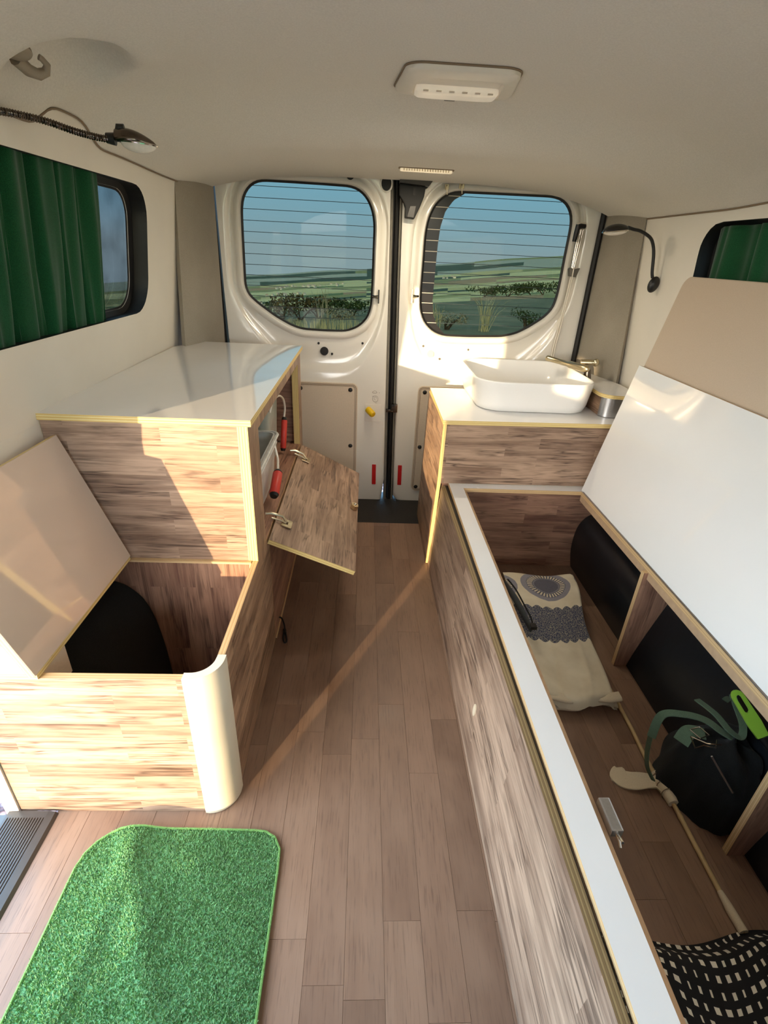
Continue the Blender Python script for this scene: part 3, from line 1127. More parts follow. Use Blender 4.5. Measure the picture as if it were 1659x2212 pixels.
# red reflectors
for door, x, z in ((door1, .0655, .142), (door2, .2035, .142)):
    g = G()
    L = round_rect(x - .0105, z - .057, x + .0105, z + .057, .003, 3)
    g.prism([V((a + (z0 - z) * -.022, 2.497, z0)) for a, z0 in L], V((0, .005, 0)), (0, 0, 0))
    g.build('reflector', ['red'], door, bevel=.0008, seg=1)

# yellow plug on a shallow raised plate, with the moulded signs above it
g = G()
L = round_rect(.008, .432, .092, .522, .006, 4)
g.prism([V((x, 2.4975, z)) for x, z in L], V((0, .004, 0)), (0, 0, 0))
g.build('raised_plate', ['paint'], door1, bevel=.0015)
g = G()
a = V((.55, -.62, -.38)).normalized()
p0 = V((.022, 2.494, .497))
g.tube([p0, p0 + a * .012, p0 + a * .040, p0 + a * .046], [.0155, .0165, .0165, .0145], 0, 18)
pl = g.build('plug', ['yellow'], door1)
g = G()
q = p0 + a * .0462
e1 = a.orthogonal().normalized()
e2 = a.cross(e1)
g.tube([q + (e1 * math.cos(t) + e2 * math.sin(t)) * .0105 for t in [2 * math.pi * k / 16 for k in range(17)]], .0022, 0, 6, caps=False)
g.tube([q + e1 * .006, q - e1 * .006], .002, 0, 6)
g.build('plug_slot', ['yellow'], pl)
g = G()
y = 2.4995
g.tube([V((.042 + a_, y, .580 + b_)) for a_, b_ in ((0, 0), (.003, .005), (.010, .008), (.018, .008), (.022, .003), (.024, 0), (.018, -.002), (.006, -.002), (0, 0))], .0007, 0, 5)
g.tube([V((.076, y, .580)), V((.079, y, .580))], .0012, 0, 6)
g.tube([V((.058 + .014 * math.cos(t), y, .549 + .016 * math.sin(t))) for t in [2 * math.pi * k / 20 for k in range(21)]], .0006, 0, 5)
g.tube([V((.058 + .006 * math.cos(t), y, .552 + .007 * math.sin(t))) for t in [2 * math.pi * k / 14 for k in range(12)]], .0006, 0, 5)
g.tube([V((.043, y, .562)), V((.050, y, .562))], .0006, 0, 5)
g.tube([V((.058, y, .528)), V((.068, y, .528))], .0006, 0, 5)
g.build('moulded_sign', ['piping'], door1)

# rubber gap between the doors and door seals at the body
g = G()
zs = [-.045 + 1.56 * i / 20 for i in range(21)]
rows = [[V((gapx(z) - .028, 2.53, z)), V((gapx(z) + .026, 2.53, z))] for z in zs]
g.grid(rows, 0, smooth=False)
g.build('gap_backing', ['rubber'], door1)
g = G()
g.tube([V((gapx(z) - .020, 2.512, z)) for z in zs], .0062, 0, 8)
g.build('gap_lip', ['rubber_grey'], door1)
g = G()
g.tube([V((gapx(z) + .0175, 2.512, z)) for z in zs], .0048, 0, 8)
g.build('gap_lip', ['rubber_grey'], door2)
g = G()
g.tube([V((gapx(z) + .002, 2.516, z)) for z in zs], .009, 0, 8)
g.build('gap_seal', ['rubber'], door2)
g = G()
g.tube([V((-.652 + .010 * (1.4 - z) * 0 - .006 * (1 - abs(z - .9)), 2.488, z)) for z in [.02 + 1.42 * i / 24 for i in range(25)]], .0085, 0, 8)
g.build('body_seal', ['rubber'], door1)
g = G()
g.tube([V((1.008, 2.486, z)) for z in [.02 + 1.39 * i / 24 for i in range(25)]], .0125, 0, 8)
g.build('body_seal', ['rubber'], door2)

# middle latch
g = G()
g.box((.112, 2.488, .486), (.136, 2.50, .502), 0)
g.box((.140, 2.482, .488), (.170, 2.51, .528), 0)
g.tube([(.126, 2.486, .494), (.150, 2.478, .494)], .006, 0, 10)
g.build('middle_latch', ['dark_chrome'], door2, bevel=.002)

# black upper lock with its mounting plate
lock = G()
P = lambda L, y: [V((x, y, z)) for x, z in L]
px = lambda a, b: (.1225 + (a - 640) * .000305, 1.4525 - (b - 360) * .000300)
plate = [px(*q) for q in ((1040, 375), (1095, 300), (650, 285), (640, 352))]
lock.prism(P(plate[::-1], 2.44)[::-1], V((0, .05, 0)), (0, 0, 0))
lock.build('lock_plate', ['sill_plastic'], door2, bevel=.003)
g = G()
body = [px(*q) for q in ((640, 360), (650, 490), (715, 580), (740, 640), (740, 760), (868, 770), (940, 620), (985, 500), (1000, 385))]
g.prism(P(body, 2.452), V((0, .045, 0)), (0, 0, 0))
lk = g.build('upper_lock', ['lock_black'], door2, bevel=.004)
g = G()
arm = [px(*q) for q in ((800, 615), (765, 750), (860, 758), (885, 610))]
g.prism(P(arm, 2.448), V((0, .006, 0)), (0, 0, 0))
g.build('lock_arm', ['sill_plastic'], lk, bevel=.001, seg=1)
g = G()
g.box((px(830, 0)[0], 2.4495, px(0, 490)[1]), (px(862, 0)[0], 2.4535, px(0, 395)[1]), 0)
g.build('lock_key', ['rubber'], lk)

# spring clips beside the glass
def knob(door, x, z, s, mat):
    g = G()
    g.box((x + s * .012, 2.490, z - .028), (x + s * .018, 2.502, z + .030), 0)
    c = g.build('glass_clip', [mat], door, bevel=.002)
    g = G()
    g.tube([(x + s * .013, 2.487, z), (x - s * .002, 2.492, z), (x - s * .012, 2.505, z)], [.010, .006, .007], 0, 10)
    g.build('clip_screw', ['chrome'], c)


knob(door1, .041, 1.018, 1, 'black_plastic')
knob(door2, .222, 1.028, -1, 'white_plastic')

# headliner fittings ------------------------------------------------------------
lamp = thing('dome_light', 'white plastic ceiling light with a frosted lens in the beige headliner', 'ceiling light', (.2, 1.46, 1.552))
def lamp_pt(u, v, d):
    """u across 0..1, v front to back 0..1 on the headliner, d below it."""
    y = 1.365 + v * .205
    xl, xr = .070 + (1 - v) * .004 - v * .018, .318 + v * .022 - (1 - v) * .0
    return V((xl + (xr - xl) * u, y, ceil_c(y) - d))


def lamp_loop(ins, d, r):
    return [lamp_pt(x, z, d) for x, z in round_rect(ins, ins * 1.25, 1 - ins, 1 - ins * 1.25, r, 6)]


g = G()
g.grid([lamp_loop(0, .001, .16), lamp_loop(0, .010, .16), lamp_loop(.02, .014, .15), lamp_loop(.06, .016, .13), lamp_loop(.10, .020, .12), lamp_loop(.125, .020, .12), lamp_loop(.14, .012, .1)], 0, closed_u=True, flip=True)
g.poly(lamp_loop(.14, .012, .1), 0)
g.build('housing', ['white_plastic'], lamp, sharp=55)
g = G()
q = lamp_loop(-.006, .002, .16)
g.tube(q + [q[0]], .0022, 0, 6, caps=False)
g.build('shade_outline', ['piping'], lamp)  # brown tube in place of the shade line around the housing
g = G()
def lens_loop(i, d):
    return [V((.101 + (.294 - .101) * x, 1.474 + .062 * z, ceil_c(1.5) - d)) for x, z in round_rect(i, i * 1.6, 1 - i, 1 - i * 1.6, .13, 5)]
g.grid([lens_loop(0, .012), lens_loop(0, .021), lens_loop(.03, .025), lens_loop(.10, .027)], 0, closed_u=True, flip=True)
g.poly(lens_loop(.10, .027)[::-1], 0)
ln = g.build('lens', ['dome_glow'], lamp, sharp=60)
dd_ = bpy.data.lights.new('dome_fill_light', 'AREA')  # added fill light under the dome lens to lift the dim cabin
dd_.shape = 'RECTANGLE'
dd_.size, dd_.size_y = .18, .05
dd_.energy = 0.35
dd_.color = (1.0, .92, .82)
db_ = link('dome_fill_light', dd_, lamp)
db_.location = V((.198, 1.505, ceil_c(1.5) - .034)) - lamp.location
for i in range(6):
    g = G()
    g.box((.118 + i * .030, 1.4735, ceil_c(1.5) - .0245), (.130 + i * .030, 1.477, ceil_c(1.5) - .0215), 0)
    g.build('lens_clip', ['vinyl'], ln)
g = G()
g.box((.176, 1.538, ceil_c(1.5) - .024), (.202, 1.552, ceil_c(1.5) - .014), 0)
g.build('switch', ['grey_plastic'], lamp, bevel=.002)

strip = thing('strip_light', 'small narrow ribbed light recessed above the rear doors', 'ceiling light', (.2, 2.15, 1.48))
g = G()
sl = lambda i, d: [V((x, y, ceil_c(y) - .0 - d + (ceil_pt((x - .140) / .82, y).z - ceil_c(y)))) for x, y in round_rect(.104 + i, 2.118 + i * .6, .294 - i, 2.150 - i * .6, .008, 4)]
g.grid([sl(-.003, 0), sl(-.003, .0025), sl(.003, .0025)], 0, closed_u=True, flip=True)
g.build('bezel', ['piping'], strip)
g = G()
g.grid([sl(.003, .0015), sl(.003, .0085), sl(.006, .0100)], 0, closed_u=True, flip=True)
A = sl(.006, .0100)
g.poly(A[::-1], 0)
sl_lens = g.build('lens', ['lens_lit'], strip)
sd = bpy.data.lights.new('strip_bulb', 'AREA')
sd.shape = 'RECTANGLE'
sd.size, sd.size_y = .17, .02
sd.energy = 1.0
sd.color = (1.0, .86, .64)
sb = link('strip_bulb', sd, strip)
sb.location = V((.2, 2.134, ceil_c(2.13) - .018)) - strip.location
for i in range(18):
    g = G()
    x = .118 + i * .0092
    g.box((x, 2.1185, ceil_c(2.13) - .0095), (x + .0040, 2.124, ceil_c(2.13) - .003), 0)
    g.build('rib', ['lens_warm'], strip)

hook = thing('coat_hook', 'beige coat hook in the round hollow of the headliner', 'hook', (-.61, 1.19, 1.47))
g = G()
rows = []
for i in range(9):
    t = i / 8
    c = V((-.602 - .012 * t, 1.128 + .045 * t, 1.487 - .010 * t))
    w = .020 * math.sin(math.pi * (.15 + .7 * t)) + .004
    rows.append([c + V((w * math.cos(a), .010 * math.sin(a), w * .45 * math.sin(a) - .004)) for a in [2 * math.pi * k / 12 for k in range(12)]])
g.grid(rows, 0, closed_u=True)
g.poly(rows[0][::-1], 0)
g.poly(rows[-1], 0)
g.build('cup', ['hook_shaded'], hook)
g = G()
g.tube([V((-.622, 1.165, 1.472)), V((-.617, 1.190, 1.462)), V((-.607, 1.205, 1.460)), V((-.597, 1.212, 1.466)), V((-.591, 1.208, 1.475)), V((-.594, 1.200, 1.481)), V((-.597, 1.196, 1.483))], [.012, .0105, .009, .0075, .006, .005, .005], 0, 10)
g.build('hook_arm', ['hook_shaded'], hook)

# two small metal hooks above the right-hand rear window
for i, (x, z, lab) in enumerate(((.324, 1.453, 'small bent metal hook above the right rear window, next to the black lock'), (.386, 1.459, 'small metal hook with wide plate above the right rear window'))):
    h = thing('wire_hook', lab, 'hook', (x, 2.49, z))
    g = G()
    g.box((x - .008 * (1 + .4 * i), 2.494, z - .008), (x + .008 * (1 + .4 * i), 2.4995, z + .012), 0)
    g.build('plate', ['brass'], h, bevel=.001, seg=1)
    g = G()
    g.tube([V((x, 2.493, z + .006)), V((x - .003, 2.484, z + .002)), V((x, 2.482, z - .010)), V((x + .003, 2.488, z - .026))], .003, 0, 8)
    g.build('prong', ['brass'], h)

# ================================================================== curtains
def curtain(name, label, y0, y1, z0, z1, wx, sgn, folds, seed, edge_lean=0.0):
    rnd = random.Random(seed)
    t = thing(name, label, 'curtain', (wx(1.1) + sgn * .04, (y0 + y1) / 2, z0))
    n, m = 150, 26
    ph = [rnd.random() * 6 for _ in range(6)]
    rows, uv = [], []
    for j in range(m + 1):
        v = j / m
        z = z0 + (z1 - z0) * v
        r = []
        for i in range(n + 1):
            u = i / n
            y = y0 + (y1 - y0) * u + edge_lean * (1 - v) * u
            a = folds * 2 * math.pi * u
            d = .015 * math.sin(a + ph[0] + .9 * math.sin(2.2 * v + ph[1])) + .008 * math.sin(2.3 * a + ph[2] + 1.6 * v) + .006 * math.sin(.5 * a + ph[3] - 2.5 * v)
            d += .004 * math.sin(4.1 * a + ph[4]) * (1 - v)
            r.append(V((wx(z) + sgn * (.027 + d * .62), y + .010 * math.cos(a + ph[5]), z)))
        rows.append(r)
    g = G()
    g.grid(rows, 0)
    o = g.build('cloth', ['curtain'], t)
    md = o.modifiers.new('thickness', 'SOLIDIFY')
    md.thickness = .002
    g = G()
    zt = z1 - .012
    g.tube([V((wx(zt) + sgn * .048, y0 - .02, zt)), V((wx(zt) + sgn * .048, y1 + .2, zt))], .003, 0, 8)
    g.build('curtain_wire', ['steel'], t)
    return t


curtain('curtain', 'dark green pleated curtain across the left side window', .88, 1.645, .960, 1.372, lambda z: -.77 + .14 * (z - .83), -1, 7.3, 3, .012)
curtain('curtain', 'green pleated curtain behind the beige cushion on the right', .66, 1.80, .93, 1.318, lambda z: 1.105 - .07 * (z - .83), 1, 7.0, 11)

# ================================================================== reading lamps
def ribbed(g, pts, r, step=.0048):
    """Gooseneck: a tube whose radius swells at every ring."""
    P_ = [V(p) for p in pts]
    fine, rad = [], []
    for a, b in zip(P_, P_[1:]):
        n = max(2, int((b - a).length / (step / 4)))
        for k in range(n):
            fine.append(a.lerp(b, k / n))
    fine.append(P_[-1])
    L = 0
    for i, p in enumerate(fine):
        if i:
            L += (p - fine[i - 1]).length
        rad.append(r * (1 + .16 * math.sin(2 * math.pi * L / step)))
    g.tube(fine, rad, 0, 10)


def spline(pts, n=10):
    P_ = [V(p) for p in pts]
    P_ = [P_[0]] + P_ + [P_[-1]]
    out = []
    for i in range(1, len(P_) - 2):
        for k in range(n):
            t = k / n
            a, b, c, d = P_[i - 1:i + 3]
            out.append(.5 * ((2 * b) + (c - a) * t + (2 * a - 5 * b + 4 * c - d) * t * t + (3 * b - a - 3 * c + d) * t ** 3))
    out.append(P_[-2])
    return out


rl = thing('reading_lamp', 'chrome reading lamp on a ribbed gooseneck above the left curtain', 'lamp', (-.69, 1.17, 1.40))
g = G()
ribbed(g, spline([(-.700, 1.165, 1.398), (-.672, 1.215, 1.401), (-.635, 1.25, 1.398), (-.600, 1.285, 1.390), (-.572, 1.32, 1.387), (-.556, 1.338, 1.388)]), .0062)
g.build('gooseneck', ['dark_chrome'], rl)
hd = V((.985, .10, -.06)).normalized()
hs = V((-.10, .99, 0)).normalized()
hu = hs.cross(hd) * -1
hu = V((0, 0, 1)) - hd * hd.z
hu.normalize()
hc = V((-.504, 1.345, 1.386))
g = G()
g.tube([hc - hd * .058, hc - hd * .040], [.0095, .012], 0, 12)
g.build('joint', ['black_plastic'], rl)
g = G()
rows = []
for i in range(15):
    t = i / 14
    w = .0205 * (math.sin(math.pi * min(1, t * .93 + .10)) ** .55)
    h = .025 * (math.sin(math.pi * min(1, t * .78 + .22)) ** .7) * (1 - .30 * t)
    c = hc + hd * (-.040 + .083 * t)
    rows.append([c + hs * w * math.cos(a) + hu * (h * math.sin(a) if math.sin(a) > 0 else .004 * math.sin(a)) for a in [2 * math.pi * k / 18 for k in range(18)]])
g.grid(rows, 0, closed_u=True)
g.poly(rows[0][::-1], 0)
g.poly(rows[-1], 0)
g.build('shade', ['dark_chrome'], rl, sharp=60)
g = G()
g.ellipsoid(hc + hd * .006 - hu * .003, (hd * .036, hs * .0175, hu * -.016), 0, 20, 6, (0, 1))
g.build('lens', ['lens'], rl)
g = G()
g.tube([hc + hd * .006 - hu * .002 + hd * .038 * math.cos(a) + hs * .0188 * math.sin(a) for a in [2 * math.pi * k / 28 for k in range(29)]], .0022, 0, 6, caps=False)
g.build('rim', ['chrome'], rl)
g = G()
g.tube([hc - hd * .033 + hu * .010, hc - hd * .030 + hu * .022, hc - hd * .020 + hu * .0235], [.008, .0085, .006], 0, 10)
g.build('switch', ['black_plastic'], rl)

rr_ = thing('reading_lamp', 'black reading lamp with a curved stalk on the right wall', 'lamp', (1.066, 2.03, 1.13))
g = G()
g.ellipsoid((1.064, 2.03, 1.138), ((.020, 0, 0), (0, .014, 0), (.004, 0, .028)), 0, 16, 12)
g.build('base', ['black_plastic'], rr_)
g = G()
g.tube(spline([(1.054, 2.03, 1.160), (1.047, 2.03, 1.18), (1.036, 2.03, 1.236), (1.024, 2.03, 1.268), (1.006, 2.03, 1.290), (.969, 2.03, 1.307), (.940, 2.03, 1.312), (.918, 2.03, 1.317)]), .0056, 0, 10)
g.build('stalk', ['black_plastic'], rr_)
g = G()
g.ellipsoid((.877, 2.03, 1.303), ((.045, 0, .006), (0, .033, 0), (-.003, 0, .023)), 0, 22, 8, (0, 1))
g.build('shade', ['black_plastic'], rr_)
g = G()
g.tube([V((.877 + .044 * math.cos(a), 2.03 + .032 * math.sin(a), 1.3025 + .0058 * math.cos(a))) for a in [2 * math.pi * k / 28 for k in range(29)]], .0026, 0, 6, caps=False)
g.build('rim', ['chrome'], rr_)
g = G()
g.ellipsoid((.877, 2.03, 1.301), ((.041, 0, .005), (0, .030, 0), (.002, 0, -.011)), 0, 22, 6, (0, 1))
g.build('lens', ['lens'], rr_)

# ================================================================== left bench (open chest)
T = .016
YF, XB, ZB = .757, -.280, .422
lb = thing('storage_bench', 'oak laminate storage bench by the sliding door, its lid raised', 'bench', (-.53, .95, 0))
g = G()
g.board((-.772, YF, .001), (.436, 0, 0), (0, 0, ZB), (0, T, 0), X3, (0, 0, 1))
g.build('front_panel', ['wood', 'ply_tan'], lb, bevel=.0008, seg=1)
g = G()
g.prism([(XB, .812, .001), (XB, 1.362, .001), (XB, 1.362, .3785), (XB, 1.1965, .3785), (XB, 1.1965, ZB), (XB, .812, ZB)], V((-T, 0, 0)), (0, 0, 1), Y3)
g.build('side_panel', ['wood_side', 'ply_tan'], lb, bevel=.0008, seg=1)
# rounded corner profile
g = G()
N = 12
cxr, cyr = -.336, .812
outr = [(cxr + .0615 * math.sin(a), cyr - .0615 * math.cos(a)) for a in [math.pi / 2 * k / N for k in range(N + 1)]]
inr = [(cxr + .043 * math.sin(a), cyr - .043 * math.cos(a)) for a in [math.pi / 2 * k / N for k in range(N + 1)]]
prof = [(-.346, YF - .0055)] + outr + [(XB + .0055, .822)] + [(XB - .012, .822)] + inr[::-1] + [(-.346, YF + .012)]
rows = [[V((x, y, z)) for x, y in prof] for z in (.002, .430)]
g.grid(rows, 0, closed_u=True)
n = len(prof)
for z, fl_ in ((.430, False), (.002, True)):
    outc = [V((-.346, YF - .0055, z))] + [V((x, y, z)) for x, y in outr] + [V((XB + .0055, .822, z))]
    inc = [V((-.346, YF + .012, z))] + [V((x, y, z)) for x, y in inr] + [V((XB - .012, .822, z))]
    g.grid([outc, inc], 0, smooth=False, flip=not fl_)
g.build('corner_trim', ['trim_cream'], lb, sharp=35)
# fixed strip of the top along the wall, with its support
g = G()
g.board((-.772, YF - .004, ZB + T), (.148, 0, 0), (0, .438, 0), (0, 0, -T), X3, (0, 0, 1))
g.build('fixed_top', ['white', 'ply'], lb, bevel=.0008, seg=1)
g = G()
g.board((-.640, YF + T, .20), (0, .10, 0), (0, 0, ZB - .20), (-.02, 0, 0), Y3, (0, 0, 1))
g.build('support_block', ['vinyl', 'ply_tan'], lb)
# lid, hinged on the fixed strip and leaning on the wall
g = G()
h0, h1 = V((-.6225, .748, .436)), V((-.6195, 1.187, .436))
up = V((-.114, 0, .340))
nb = V((-.948, 0, -.318)).normalized() * T
F = [h0, h1, h1 + up, h0 + up]
g.board8(F[::1], [p + nb for p in F], Y3, (0, 0, 1))
lid = g.build('lid', ['beige_gloss', 'ply'], lb, bevel=.0008, seg=1)
# chest inside: black wheel housing
g = G()
prof = [(-.769, .352), (-.70, .352), (-.668, .346), (-.640, .328), (-.610, .290), (-.590, .230), (-.578, .15), (-.572, .07), (-.570, .001), (-.769, .001)]
prof = [(p.x, p.y) for p in spline([V((x, z, 0)) for x, z in prof[:-1]], 4)] + [(-.769, .001)]
rows = [[V((x, y, z)) for x, z in prof] for y in (.80, 1.19)]
g.grid(rows, 0, closed_u=True)
g.poly(rows[0][::-1], 0)
g.poly(rows[1], 0)
structure(g.build('trim_8', ['black_carpet'], sharp=60))

# black cord loop at the foot of the side panel
g = G()
g.tube(spline([(-.278, 1.435, .035), (-.268, 1.432, .030), (-.258, 1.415, .016), (-.253, 1.395, .006), (-.247, 1.375, .005), (-.240, 1.345, .005), (-.247, 1.338, .005), (-.254, 1.362, .005), (-.254, 1.392, .007)], 8), .0028, 0, 8)
g.tube([(-.256, 1.402, .006), (-.252, 1.382, .006)], .0062, 0, 8)
tag(g.build('cord_loop', ['cord']), 'knotted black cord loop lying at the foot of the left bench', 'cord')

# ================================================================== left cabinet
kc = thing('kitchen_cabinet', 'oak laminate cabinet with white worktop, its flap door hanging open', 'cabinet', (-.53, 1.7, 0))
ZC = .826
Y1, Y2 = 1.198, 2.268
g = G()
g.board((-.772, Y1, ZB + .002), (.466, 0, 0), (0, 0, ZC - T - ZB - .002), (0, T, 0), X3, (0, 0, 1))
g.build('front_panel', ['wood', 'ply'], kc)
g = G()
g.board((-.772, Y1 + .002, .001), (.474, 0, 0), (0, 0, ZB - .008), (0, T, 0), Z3, (0, 0, 1))
g.build('lower_front_panel', ['wood_deep', 'ply'], kc)
g = G()
g.board((-.772, Y1 - .010, ZB + .001), (.474, 0, 0), (0, .028, 0), (0, 0, -.007), X3, (0, 0, 1))
g.build('ledge', ['ply_tan', 'ply_tan'], kc)
g = G()
O_ = [V((XB, Y1, .380)), V((XB, Y2, .380)), V((XB, Y2, ZC - T)), V((XB, Y1, ZC - T))]
I_ = [V((XB, 1.318, .416)), V((XB, 2.175, .416)), V((XB, 2.175, .766)), V((XB, 1.318, .766))]
g.ring(O_, I_, V((-.026, 0, 0)), Z3, (0, 0, 1), 1)
g.build('side_frame', ['wood_side', 'ply'], kc)
g = G()
g.board((XB, 1.364, .001), (0, Y2 - 1.364, 0), (0, 0, .377), (-T, 0, 0), Y3, (0, 0, 1))
g.build('lower_side_panel', ['wood_deep', 'ply_tan'], kc)
g = G()
g.box((XB - .001, 1.364, .0005), (XB + .0045, Y2, .006), 0)
g.build('foot_bead', ['ply_tan'], kc)
g = G()
g.board((XB - .0005, Y1 + T, .4168), (0, 1.03, 0), (-.4875, 0, 0), (0, 0, -.014), Y3, (0, 0, 1))
g.build('shelf', ['wood_deep', 'ply_tan'], kc)
g = G()
g.box((-.772, 2.20, .42), (-.306, 2.214, .80), 0)
g.build('end_panel', ['wood_deep'], kc)
g = G()
top = [(-.772, Y1 - .008), (XB + .010, Y1 - .008), (XB + .010, Y2 + .012), (-.688, Y2 + .012), (-.766, 2.128)]
g.prism([V((x, y, ZC)) for x, y in top], V((0, 0, -T)), (0, 0, 1))
g.build('worktop', ['white', 'ply'], kc)
# flap door hanging from the bottom of the opening
g = G()
h0, h1 = V((XB + .006, 1.330, .414)), V((XB + .006, 2.192, .408))
e0, e1 = V((-.011, 1.338, .300)), V((-.011, 2.205, .270))
nn = (e0 - h0).cross(h1 - h0).normalized()
if nn.z > 0:
    nn = -nn
F = [h0, e0, e1, h1]
g.board8(F, [p + nn * T for p in F], Y3, (0, 0, 1))
flap = g.build('flap_door', ['wood', 'ply'], kc, bevel=.0006, seg=1)
fd = (e0 - h0).normalized()
fl_dir = (h1 - h0).normalized()
for yy in (1.455, 2.035):
    f = (yy - 1.330) / (2.192 - 1.330)
    b = h0.lerp(h1, f) + fd * .030 - nn * .001
    g = G()
    # horseshoe cup plate
    for s in (-1, 1):
        q = b + fl_dir * s * .016
        L = [q - fd * .010 - fl_dir * .007, q + fd * .024 - fl_dir * .007, q + fd * .024 + fl_dir * .007, q - fd * .010 + fl_dir * .007]
        g.prism(L[::-1] if (L[1] - L[0]).cross(L[2] - L[1]).dot(nn) > 0 else L, nn * -.004, (0, 0, 0))
    q = b + fd * .017
    L = [q - fd * .006 - fl_dir * .020, q + fd * .008 - fl_dir * .020, q + fd * .008 + fl_dir * .020, q - fd * .006 + fl_dir * .020]
    g.prism(L[::-1] if (L[1] - L[0]).cross(L[2] - L[1]).dot(nn) > 0 else L, nn * -.004, (0, 0, 0))
    hg = g.build('hinge', ['brass'], flap, bevel=.001, seg=1)
    g = G()
    p0 = b + fd * .004 - nn * .006
    g.tube([p0 + fl_dir * .004, p0 - fd * .018 - nn * .014 + fl_dir * .004, V((XB - .006, yy, .438)), V((XB - .024, yy - .004, .438))], [.0045, .0045, .005, .0045], 0, 8)
    g.tube([p0 - fl_dir * .006, p0 - fd * .014 - nn * .004 - fl_dir * .008, V((XB - .004, yy - .012, .428))], .003, 0, 8)
    g.build('hinge_arm', ['brass'], flap)
b = e0.lerp(e1, (1.795 - 1.338) / (2.205 - 1.338)) - fd * .020 - nn * .001
g = G()
L = [b + (fd * .016 * math.cos(a) + fl_dir * .020 * math.sin(a)) for a in [math.pi / 3 * k + .5 for k in range(6)]]
if (L[1] - L[0]).cross(L[2] - L[1]).dot(-nn) < 0:
    L.reverse()
g.prism([p - nn * .018 for p in L], nn * .018, (0, 0, 0))
g.build('push_latch', ['brass'], flap, bevel=.002)
g = G()
g.tube([b - nn * .019, b - nn * .022], [.006, .005], 0, 12)
g.build('latch_key', ['chrome'], flap)

# plastic boxes inside the cabinet
def tub(name, label, lo, hi, mat, r=.03, taper=.012, rim=True):
    t = thing(name, label, 'container', ((lo[0] + hi[0]) / 2, (lo[1] + hi[1]) / 2, lo[2]))
    g = G()
    Lp = lambda ins, z: [V((x, y, z)) for x, y in round_rect(lo[0] + ins, lo[1] + ins, hi[0] - ins, hi[1] - ins, r, 5)]
    zt = hi[2]
    seq = [Lp(taper + .012, lo[2]), Lp(taper + .002, lo[2] + .012), Lp(.004, zt - .02), Lp(.004, zt), Lp(.008, zt), Lp(.010, zt - .02), Lp(taper + .008, lo[2] + .016), Lp(taper + .018, lo[2] + .006)]
    g.grid(seq, 0, closed_u=True)
    g.poly(seq[0][::-1], 0)
    g.poly(seq[-1], 0)
    g.build('shell', [mat], t, sharp=50)
    if rim:
        g = G()
        q = Lp(-.004, zt - .004)
        g.tube(q + [q[0]], .006, 0, 6, caps=False)
        q = Lp(0, zt - .03)
        g.tube(q + [q[0]], .003, 0, 6, caps=False)
        g.build('rim', [mat], t)
    return t


t1 = tub('storage_tub', 'frosted plastic tub with a red handle grip, nearer in the open cabinet', (-.60, 1.335, .418), (-.312, 1.79, .600), 'tub')
t2 = tub('storage_tub', 'clear plastic tub with a tall wire bail and red grip, farther back', (-.62, 1.825, .418), (-.345, 2.07, .70), 'tub_clear')


def grip(t, wire, a, b, r, mat='red_grip'):
    a, b = V(a), V(b)
    d = (b - a)
    g = G()
    g.tube(spline(wire, 8), .0042, 0, 8)
    bl = g.build('bail', ['lens'], t)
    g = G()
    g.tube([a, a + d * .03, a + d * .97, b], [r * .85, r, r, r * .85], 0, 12)
    gp = g.build('grip', [mat], t)
    g = G()
    g.tube([a - d * .10, a], [r * .7, r * .98], 0, 12)
    g.build('grip_end', ['black_plastic'], gp)
    g = G()
    g.tube([b, b + d * .10], [r * .98, r * .7], 0, 12)
    g.build('grip_end', ['black_plastic'], gp)


grip(t2, [(-.345, 1.84, .655), (-.335, 1.86, .69), (-.325, 1.93, .695), (-.322, 2.02, .66), (-.325, 2.075, .61), (-.33, 2.078, .57)], (-.33, 2.08, .555), (-.335, 2.045, .442), .0125)
grip(t1, [(-.312, 1.72, .57), (-.298, 1.69, .535), (-.292, 1.65, .51)], (-.2905, 1.635, .502), (-.2905, 1.545, .462), .0165)
g = G()
g.ellipsoid((-.42, 1.40, .612), ((.022, 0, 0), (0, .022, 0), (0, 0, .006)), 0, 14, 6)
tag(g.build('jar_lid', ['black_plastic']), 'round black lid lying on the frosted plastic tub', 'lid')
# something pale green and folded bags packed in the clear tub
g = G()
g.ellipsoid((-.48, 1.945, .50), ((.07, .02, 0), (-.02, .085, .01), (0, 0, .060)), 0, 16, 10)
tag(g.build('packed_bag', ['cloth']), 'beige cloth bag packed into the clear plastic tub', 'bag')
g = G()
rows = [[V((-.385 + .006 * math.sin(u * .9 + v), 1.85 + .010 * u, .59 + .03 * v + .004 * math.cos(u))) for u in range(9)] for v in range(5)]
g.grid(rows, 0)
rows2 = [[p + V((-.004, 0, 0)) for p in r] for r in rows]
g.grid(rows2, 0, flip=True)
tag(g.build('cloth_scrap', ['green_hem']), 'pale green cloth sticking out of the clear tub', 'cloth')

# ================================================================== sink cabinet
sc = thing('sink_cabinet', 'oak laminate sink cabinet by the right rear door, white worktop', 'cabinet', (.68, 2.1, 0))
ZS = .656
g = G()
F = [V((.292, 2.322, .001)), V((.290, 1.862, .001)), V((.302, 1.842, .39)), V((.300, 1.822, ZS - T)), V((.300, 2.322, ZS - T))]
g.board8(F, [p + V((.014, 0, 0)) for p in F], Y3, (0, 0, 1))
g.build('side_panel', ['wood_side', 'ply'], sc)
g = G()
F = [V((.312, 1.842, .392)), V((1.085, 1.856, .392)), V((1.085, 1.856, ZS - T)), V((.312, 1.830, ZS - T))]
g.board8(F, [p + V((0, T, 0)) for p in F], X3, (0, 0, 1))
g.build('front_panel', ['wood', 'ply'], sc)
g = G()
g.board((.312, 1.862, .001), (.775, 0, 0), (0, 0, .388), (0, T, 0), X3, (0, 0, 1))
g.build('lower_front_panel', ['wood_deep', 'ply'], sc)
g = G()
